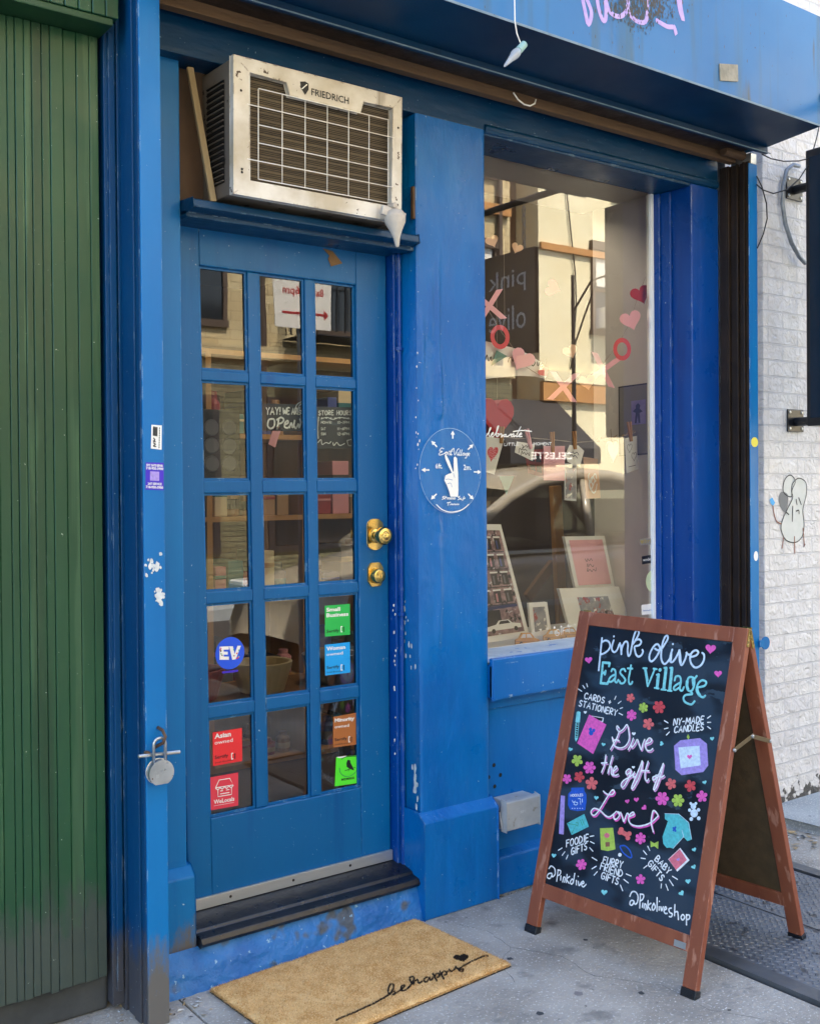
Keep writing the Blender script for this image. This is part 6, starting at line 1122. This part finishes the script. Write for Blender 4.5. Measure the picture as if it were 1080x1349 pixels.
m_ = bpy.data.materials.new('lamp_panel'); m_.use_nodes = True; MATS['lamp_panel'] = m_; b_ = m_.node_tree.nodes['Principled BSDF']; b_.inputs['Emission Color'].default_value = (1, .82, .6, 1); b_.inputs['Emission Strength'].default_value = 2.2
for x, lb in ((3.1, 'lit square ceiling light panel inside the shop behind the display window'),):
    t = thing('ceiling_light', lb, 'ceiling light', (x, 1.1, 2.98)); mb = MB('frame_white'); mb.box(x - .32, x + .32, .83, 1.37, 2.975, 2.999); mb.build('frame', t); mb = MB('lamp_panel'); mb.box(x - .29, x + .29, .86, 1.34, 2.968, 2.9748); mb.build('diffuser', t)
# ------------------------------------------------------------------ goods inside the shop, behind the door
GDS = ['goods_red', 'goods_teal', 'goods_cream', 'goods_blue', 'goods_tan', 'goods_grey', 'goods_pink', 'goods_dark']
def shelf_unit(name, label, x0, x1, y0, y1, z0, z1, n, mat, cols=2):
    t = thing(name, label, 'shelf', ((x0 + x1) / 2, (y0 + y1) / 2, .11)); mb = MB(mat)
    for k in range(cols + 1): x = x0 + (x1 - x0) * k / cols; mb.box(x - .014, x + .014, y0, y1, z0, z1)
    mb.build('upright', t); zs = [z0 + (z1 - z0) * k / n for k in range(n + 1)]
    for z in zs: m2 = MB(mat); m2.box(x0 - .013, x1 + .013, y0 + .002, y1, z - .012, z + .012); m2.build('shelf_board', t)
    m2 = MB('oak_dark'); m2.box(x0, x1, y1 - .01, y1 - .001, z0, z1); m2.build('back_panel', t)
    return zs
zs = shelf_unit('shelf_unit', 'pine cubby shelves stacked with gift boxes seen through the door', 1.75, 3.3, 1.7, 2.05, .13, 2.1, 5, 'pine', 3)
WORD = {'goods_red': 'dark red', 'goods_teal': 'teal', 'goods_cream': 'cream', 'goods_blue': 'blue', 'goods_tan': 'tan', 'goods_grey': 'grey', 'goods_pink': 'pink', 'goods_dark': 'black'}
ordn = ['lowest', 'second', 'third', 'fourth', 'top']; colw = ['left', 'middle', 'right']
NTH = ('first', 'second', 'third', 'fourth', 'fifth', 'sixth', 'seventh', 'eighth', 'ninth')
for r in range(5):
    for c in range(3):
        x = 1.79 + .517 * c; k = 0
        while x < 1.75 + .517 * (c + 1) - .10:
            w_ = random.uniform(.05, .11); h = random.uniform(.08, .28); m_ = random.choice(GDS); mb = MB(m_, random.choice(GDS)); z = zs[r] + .0125
            if random.random() < .6:
                mb.box(x, x + w_ - .010, 1.73, 1.95, z, z + h, 0); mb.box(x - .001, x + w_ - .009, 1.728, 1.952, z + h * .62, z + h * .74, 1); kind, lab = 'gift_box', 'banded gift box'
            else:
                h *= .8; mb.lathe([(0, w_ * .42), (h * .7, w_ * .44), (h * .82, w_ * .25), (h, w_ * .25)], (x + w_ * .45, 1.80, z), UZ, 14, 0); mb.lathe([(0, w_ * .445), (h * .3, w_ * .445)], (x + w_ * .45, 1.80, z + h * .2), UZ, 14, 1); kind, lab = 'jar', 'labelled jar'
            o = mb.build(kind, bevel=.003); tag(o, '%s %s, %s in the %s row, %s bay of cubby shelves' % (WORD[m_], lab, NTH[k], ordn[r], colw[c]), kind.replace('_', ' '), 'goods on the cubby shelves'); x += w_; k += 1
tb = thing('display_table', 'low wooden display table inside the door holding baskets', 'table', (2.2, .95, .11)); mb = MB('oak_dark'); mb.box(1.7, 2.7, .75, 1.2, .60, .64); mb.build('table_top', tb, bevel=.004)
for x in (1.74, 2.62):
    for y in (.79, 1.12): m2 = MB('oak_dark'); m2.box(x, x + .04, y, y + .04, .11, .5995); m2.build('leg', tb)
for (x, m_, lb) in ((1.82, 'goods_red', 'round dark red basket on the left of the display table'), (2.12, 'goods_cream', 'round cream basket in the middle of the display table'), (2.45, 'goods_grey', 'round grey basket on the right of the display table')):
    mb = MB(m_); mb.lathe([(0, .09), (.10, .12), (.12, .125), (.12, .11), (.03, .09)], (x, .95, .6405), (0, 0, 1), 20); tag(mb.build('basket', bevel=.004), lb, 'basket', 'baskets on the display table')
st_ = MB('goods_dark', 'goods_grey'); st_.box(1.50, 1.72, .36, .46, 1.62, 1.72); 
for k in range(3):
    for j in range(3): st_.lathe([(0, .028), (.004, .024)], (1.55 + .065 * k, .3595, 1.50 + .06 * j + .04), (0, -1, 0), 16, 1)
st_.box(1.50, 1.72, .36, .44, 1.48, 1.6195); tag(st_.build('badge_board'), 'dark board of round badges hanging behind the left door panes', 'badge board')

# ------------------------------------------------------------------ across the street (seen in the glass)
def wall_b(name, label, x0, x1, h, mat, wins, cornice=True, y=-11.0):
    t = thing(name, label, 'building', ((x0 + x1) / 2, y - 2, 0)); mb = MB(mat); mb.box(x0, x1, y - 6, y, 0, h)
    if cornice: mb.box(x0 - .1, x1 + .1, y, y + .35, h - .6, h - .1); mb.box(x0, x1, y, y + .12, 3.35, 3.55)
    mb.build('wall', t)
    for (wx, wz, ww_, wh) in wins:
        m2 = MB('frame_brown'); m2.box(wx - .1, wx + ww_ + .1, y + .0, y + .06, wz - .1, wz); m2.box(wx - .1, wx + ww_ + .1, y, y + .09, wz + wh, wz + wh + .16); m2.box(wx - .07, wx, y, y + .05, wz, wz + wh); m2.box(wx + ww_, wx + ww_ + .07, y, y + .05, wz, wz + wh); m2.box(wx, wx + ww_, y, y + .045, wz + wh / 2 - .03, wz + wh / 2 + .03)
        wo_ = m2.build('window', t); m2 = MB('far_glass', 'curtain'); m2.box(wx, wx + ww_, y + .001, y + .02, wz, wz + wh); m2.poly([(wx + .05, y + .022, wz + wh * .55), (wx + ww_ - .05, y + .022, wz + wh * .55), (wx + ww_ - .05, y + .022, wz + wh), (wx + .05, y + .022, wz + wh)], 1); m2.build('pane', wo_)
    return t
b1 = wall_b('cream_building', 'cream stuccoed street building with brown window frames', -8, 12.9, 10.0, 'cream_brick', [(x, z, 1.0, 1.7) for x in (-6, -3, 0, 3, 6.2, 8.9, 11.5) for z in (3.9, 6.9)] + [])
b2 = wall_b('brown_building', 'narrow dark brown building recessed between two pale ones', 12.905, 13.6, 9.0, 'stucco_brown', [], False, -11.6)
b3 = wall_b('pale_building', 'pale cream building with a tan band over a black awning', 13.605, 26, 10.6, 'stucco_pale', [(15.0, 4.4, .75, 1.5), (17.8, 4.0, 1.0, 1.7), (20.5, 4.0, 1.0, 1.7), (23, 4.0, 1, 1.7), (15.6, 7.0, 1.0, 1.7), (18.5, 7, 1, 1.7)])
mb = MB('olive_brick', 'goods_dark', 'far_glass'); mb.box(-8, 12.88, -10.999, -10.94, 0, 3.25, 0)
for x in (2.6, 5.2, 7.9, 10.4): mb.box(x, x + 1.9, -10.939, -10.90, .5, 2.8, 1); mb.box(x + .1, x + 1.8, -10.899, -10.89, .6, 2.7, 2)
mb.build('shop_front', b1)
mb = MB('trim_tan'); mb.box(13.6, 26, -10.99, -10.9, 3.0, 3.34); mb.build('band', b3)
mb = MB('awning_black'); mb.prism([(11.9, -10.98, 3.0), (11.9, -9.9, 2.1), (11.9, -9.9, 1.83), (11.9, -10.98, 1.83)], (2.1, 0, 0)); aw = mb.build('awning', b3)
mb = MB('white_print'); type_text(mb, 'CELESTE', (13.35, -9.896, 1.90), (-1, 0, 0), UZ, 1.0, .12, 0, bold=.02); mb.build('lettering', aw)
mb = MB('iron')
mb.box(8.2, 9.9, -10.98, -10.2, 3.68, 3.70); mb.tube([(8.2, -10.22, 4.7), (9.9, -10.22, 4.7)], .02, 5)
for k in range(14): mb.tube([(8.22 + .128 * k, -10.22, 3.75), (8.22 + .128 * k, -10.22, 4.7)], .012, 5)
for k in range(5): mb.tube([(8.25, -10.95 + .17 * k, 3.75), (8.25, -10.95 + .17 * k, 4.7)], .012, 5)
mb.tube([(8.3, -10.4, 4.75), (9.5, -10.4, 7.0)], .03, 6); mb.tube([(8.5, -10.4, 4.75), (9.7, -10.4, 7.0)], .03, 6); mb.build('fire_escape', b1)
lp = thing('lamp_post', 'black iron lamp post on the pavement across the street', 'lamp post', (12.75, -9.3, 0)); mb = MB('iron'); mb.tube([(12.75, -9.3, 0), (12.75, -9.3, 4.9)], [.045, .028], 10); mb.lathe([(0, .16), (.3, .15), (.5, .08)], (12.75, -9.3, 0), (0, 0, 1), 12); mb.build('pole', lp)
mb = MB('iron'); mb.tube([(12.75, -9.3, 4.3), (12.75, -8.9, 4.75), (12.75, -8.4, 4.8)], .018, 8); mb.tube([(12.75, -9.3, 3.7), (12.75, -8.8, 4.7)], .015, 6); mb.build('arm', lp)
mb = MB('frame_brown'); mb.tube([(7.85, -10.93, 0), (7.85, -10.93, 9.4)], .05, 8); mb.tube([(12.6, -10.93, 3.4), (12.6, -10.93, 9.4)], .05, 8); mb.build('downpipe', b1)
mb = MB('trim_tan', 'frame_brown'); 
for z in (5.75, 8.75): mb.box(13.62, 25.9, -10.995, -10.93, z, z + .12)
for z in (6.2,): mb.box(-8, 12.85, -10.995, -10.9, z, z + .18, 0)
mb.build('band', b3)
mb = MB('car_lamp', 'ac_dark'); mb.box(15.05, 15.7, -10.98, -10.55, 4.42, 4.8, 0); mb.box(15.1, 15.65, -10.549, -10.545, 4.47, 4.75, 1); tag(mb.build('air_conditioner', bevel=.01), 'small white window air conditioner across the street', 'air conditioner')
mb = MB('cable_black'); mb.tube([(14.3, -10.96, 8.5), (14.27, -10.96, 7.6), (14.3, -10.96, 6.8), (14.4, -10.96, 6.1), (14.5, -10.96, 5.4), (14.52, -10.96, 4.8), (14.45, -10.96, 4.2), (14.35, -10.96, 3.6)], .013, 6); tag(mb.build('cable', smooth=True), 'slack cable hanging down the pale building across the street', 'cable')
pb_ = thing('sandstone_row', 'low brown street building farther along the far pavement', 'building', (33, -14, 0)); mb = MB('brown_brick'); mb.box(26.005, 45, -17, -11, 0, 9); mb.build('wall', pb_)
# parked car
car = thing('parked_car', 'silver beige sedan parked along the kerb facing left', 'car', (6.5, -4.15, -.139))
CX, CYm, CZ = 4.15, -4.15, -.139
CAR0 = len(bpy.data.objects)
def cbody():
    prof = [(.0, .38, .80), (.03, .62, .82), (.25, .78, .86), (.9, .90, .90), (1.35, .98, .90), (2.0, 1.0, .90), (3.4, 1.02, .90), (4.1, 1.0, .88), (4.55, .92, .84), (4.68, .60, .80), (4.68, .36, .80)]
    sec = [(0, 0)]; vs = []; n = 12
    for x, zt, hw in prof:
        hw *= .98
        for k in range(n):
            t = k / (n - 1); a = -1 + 2 * t; y = hw * (1 - abs(a) ** 8 * .0) * math.sin(a * math.pi / 2); z = zt - (zt - .22) * (abs(a) ** 5) - .05 * (a * a)
            vs.append((CX + x, CYm + y, CZ + z))
    m = len(prof); fs = [(i * n + k, i * n + k + 1, (i + 1) * n + k + 1, (i + 1) * n + k) for i in range(m - 1) for k in range(n - 1)]
    mb = MB('car_paint'); mb.add(vs, fs + [tuple(range(n)), tuple(range((m - 1) * n, m * n))[::-1]]); return mb
bd = cbody().build('body', car, smooth=True)
PF = [(1.15, .93), (1.55, 1.13), (1.95, 1.31), (2.3, 1.42), (2.75, 1.47), (3.2, 1.46), (3.6, 1.40), (3.95, 1.27), (4.25, 1.10), (4.5, .95)]
def side(s, x, z, ins=0.0): return Vector((CX + x, CYm + s * (.80 - .20 * (z - .93) / .54 - ins), CZ + z))
mb = MB('car_paint')
for s_ in (-1, 1):
    mb.tube([side(s_, x, z) for x, z in PF], .045, 10); mb.bar(side(s_, 2.78, .95), side(s_, 2.86, 1.44), .08, .03, (0, 1, 0)); mb.bar(side(s_, 3.75, .95), side(s_, 3.86, 1.30), .06, .03, (0, 1, 0))
rs = [p for p in PF if 1.9 < p[0] < 4.0]; n = 9; vs = []
for x, z in rs:
    for k in range(n): t = -1 + 2 * k / (n - 1); e = side(1, x, z); vs.append((e.x, CYm + (e.y - CYm) * t, CZ + z + .045 + .03 * (1 - t * t)))
mb.add(vs, [(i * n + k, i * n + k + 1, (i + 1) * n + k + 1, (i + 1) * n + k) for i in range(len(rs) - 1) for k in range(n - 1)]); mb.build('roof', car, smooth=True)
mb = MB('car_glass')
for s_ in (-1, 1): mb.poly([side(s_, x, z, .01) for x, z in PF])
for (i, j) in ((0, 2), (7, 9)): mb.poly([side(-1, *PF[i]), side(1, *PF[i]), side(1, *PF[j]), side(-1, *PF[j])])
mb.build('windows', car)
mb = MB('car_dark'); mb.box(CX + 1.6, CX + 4.0, CYm - .7, CYm + .7, CZ + .5, CZ + .95); mb.box(CX + 2.3, CX + 2.5, CYm + .15, CYm + .6, CZ + .95, CZ + 1.3); mb.box(CX + .15, CX + 4.5, CYm - .75, CYm + .75, CZ + .2, CZ + .35); mb.build('cabin', car)
mb = MB('aluminium'); mb.box(CX + 1.5, CX + 4.1, CYm + .872, CYm + .89, CZ + .905, CZ + .93); mb.box(CX + .6, CX + 4.2, CYm + .885, CYm + .9, CZ + .52, CZ + .56); mb.build('trim', car)
for x in (.85, 3.75):
    for s in (-1, 1):
        mb = MB('tyre'); c = (CX + x, CYm + s * .70, CZ + .315); mb.lathe([(0, .25), (.0, .315), (.19, .315), (.19, .25)], c, (0, s, 0), 26); wh = mb.build('wheel', car); mb = MB('aluminium'); mb.lathe([(0, .2), (.006, .19), (.004, .06), (.015, .05)], (c[0], c[1] + s * .188, c[2]), (0, s, 0), 22); mb.build('rim', wh)
for s in (-1, 1):
    mb = MB('car_lamp', 'amber'); mb.box(CX - .01, CX + .22, CYm + s * .62 - .14, CYm + s * .62 + .14, CZ + .58, CZ + .73, 0); mb.box(CX + .2201, CX + .34, CYm + s * .74 - .07, CYm + s * .74 + .07, CZ + .60, CZ + .70, 1); mb.build('headlight', car, bevel=.03)
car.scale = (1.0, 1.0, 1.15); car.location.z = -.139
for ch in car.children: ch.matrix_parent_inverse = Matrix.Translation(-car.location)
ps = thing('parking_sign', 'red and white no parking sign on a grey pole at the kerb', 'street sign', (3.75, -3.0, 0)); mb = MB('conduit'); mb.tube([(3.75, -3.03, 0), (3.75, -3.03, 3.15)], .028, 10); mb.build('pole', ps)
mb = MB('white_print'); mb.box(3.52, 3.98, -3.0, -2.995, 2.52, 3.10); sf = mb.build('sign_face', ps, bevel=.001); mb = MB('sign_red')
for tx, z, h, wd in (('NO PARKING', 2.97, .075, .38), ('Mon - Friday', 2.84, .075, .36), ('8am - 6pm', 2.73, .07, .32)): type_text(mb, tx, (3.75 + wd / 2, -2.9935, z), (-1, 0, 0), UZ, wd, h, 0, bold=.015)
mb.box(3.58, 3.92, -2.9945, -2.9935, 2.615, 2.63); mb.add([(3.91, -2.9935, 2.585), (3.91, -2.9935, 2.66), (3.955, -2.9935, 2.6225)], [(0, 1, 2)]); mb.build('lettering', sf)
# hanging blade sign off the canopy end
hb = thing('hanging_sign', 'black square board lettered pink olive hung on chains from a pole over the pavement', 'sign', (3.95, -1.2, 2.5)); mb = MB('iron'); mb.tube([(3.95, -.44, 2.98), (3.95, -2.0, 2.98)], .018, 10); mb.tube([(3.86, -.44, 2.98), (3.97, -.44, 2.98)], .02, 8); mb.build('pole', hb)
mb = MB('sign_black'); mb.box(3.935, 3.965, -1.52, -.88, 2.16, 2.72); b_ = mb.build('board', hb, bevel=.004); mb = MB('ink_white')
for sx, n in ((3.9345, -1), (3.9655, 1)):
    for tx, z in (('pink', 2.50), ('olive', 2.30)): type_text(mb, tx, (sx + n * .001, -1.10 + .15 * n * -1, z), (0, n, 0), UZ, .30, .13, 0)
mb.build('lettering', b_); mb = MB('steel')
for y in (-.98, -1.42):
    for k in range(5): mb.tube([Vector((3.95 + (.010 * math.cos(a) if k % 2 else 0), y + (0 if k % 2 else .010 * math.cos(a)), 2.735 + .048 * k + .026 * math.sin(a))) for a in [j * math.pi / 5 for j in range(11)]], .0035, 6)
mb.build('chain', hb)
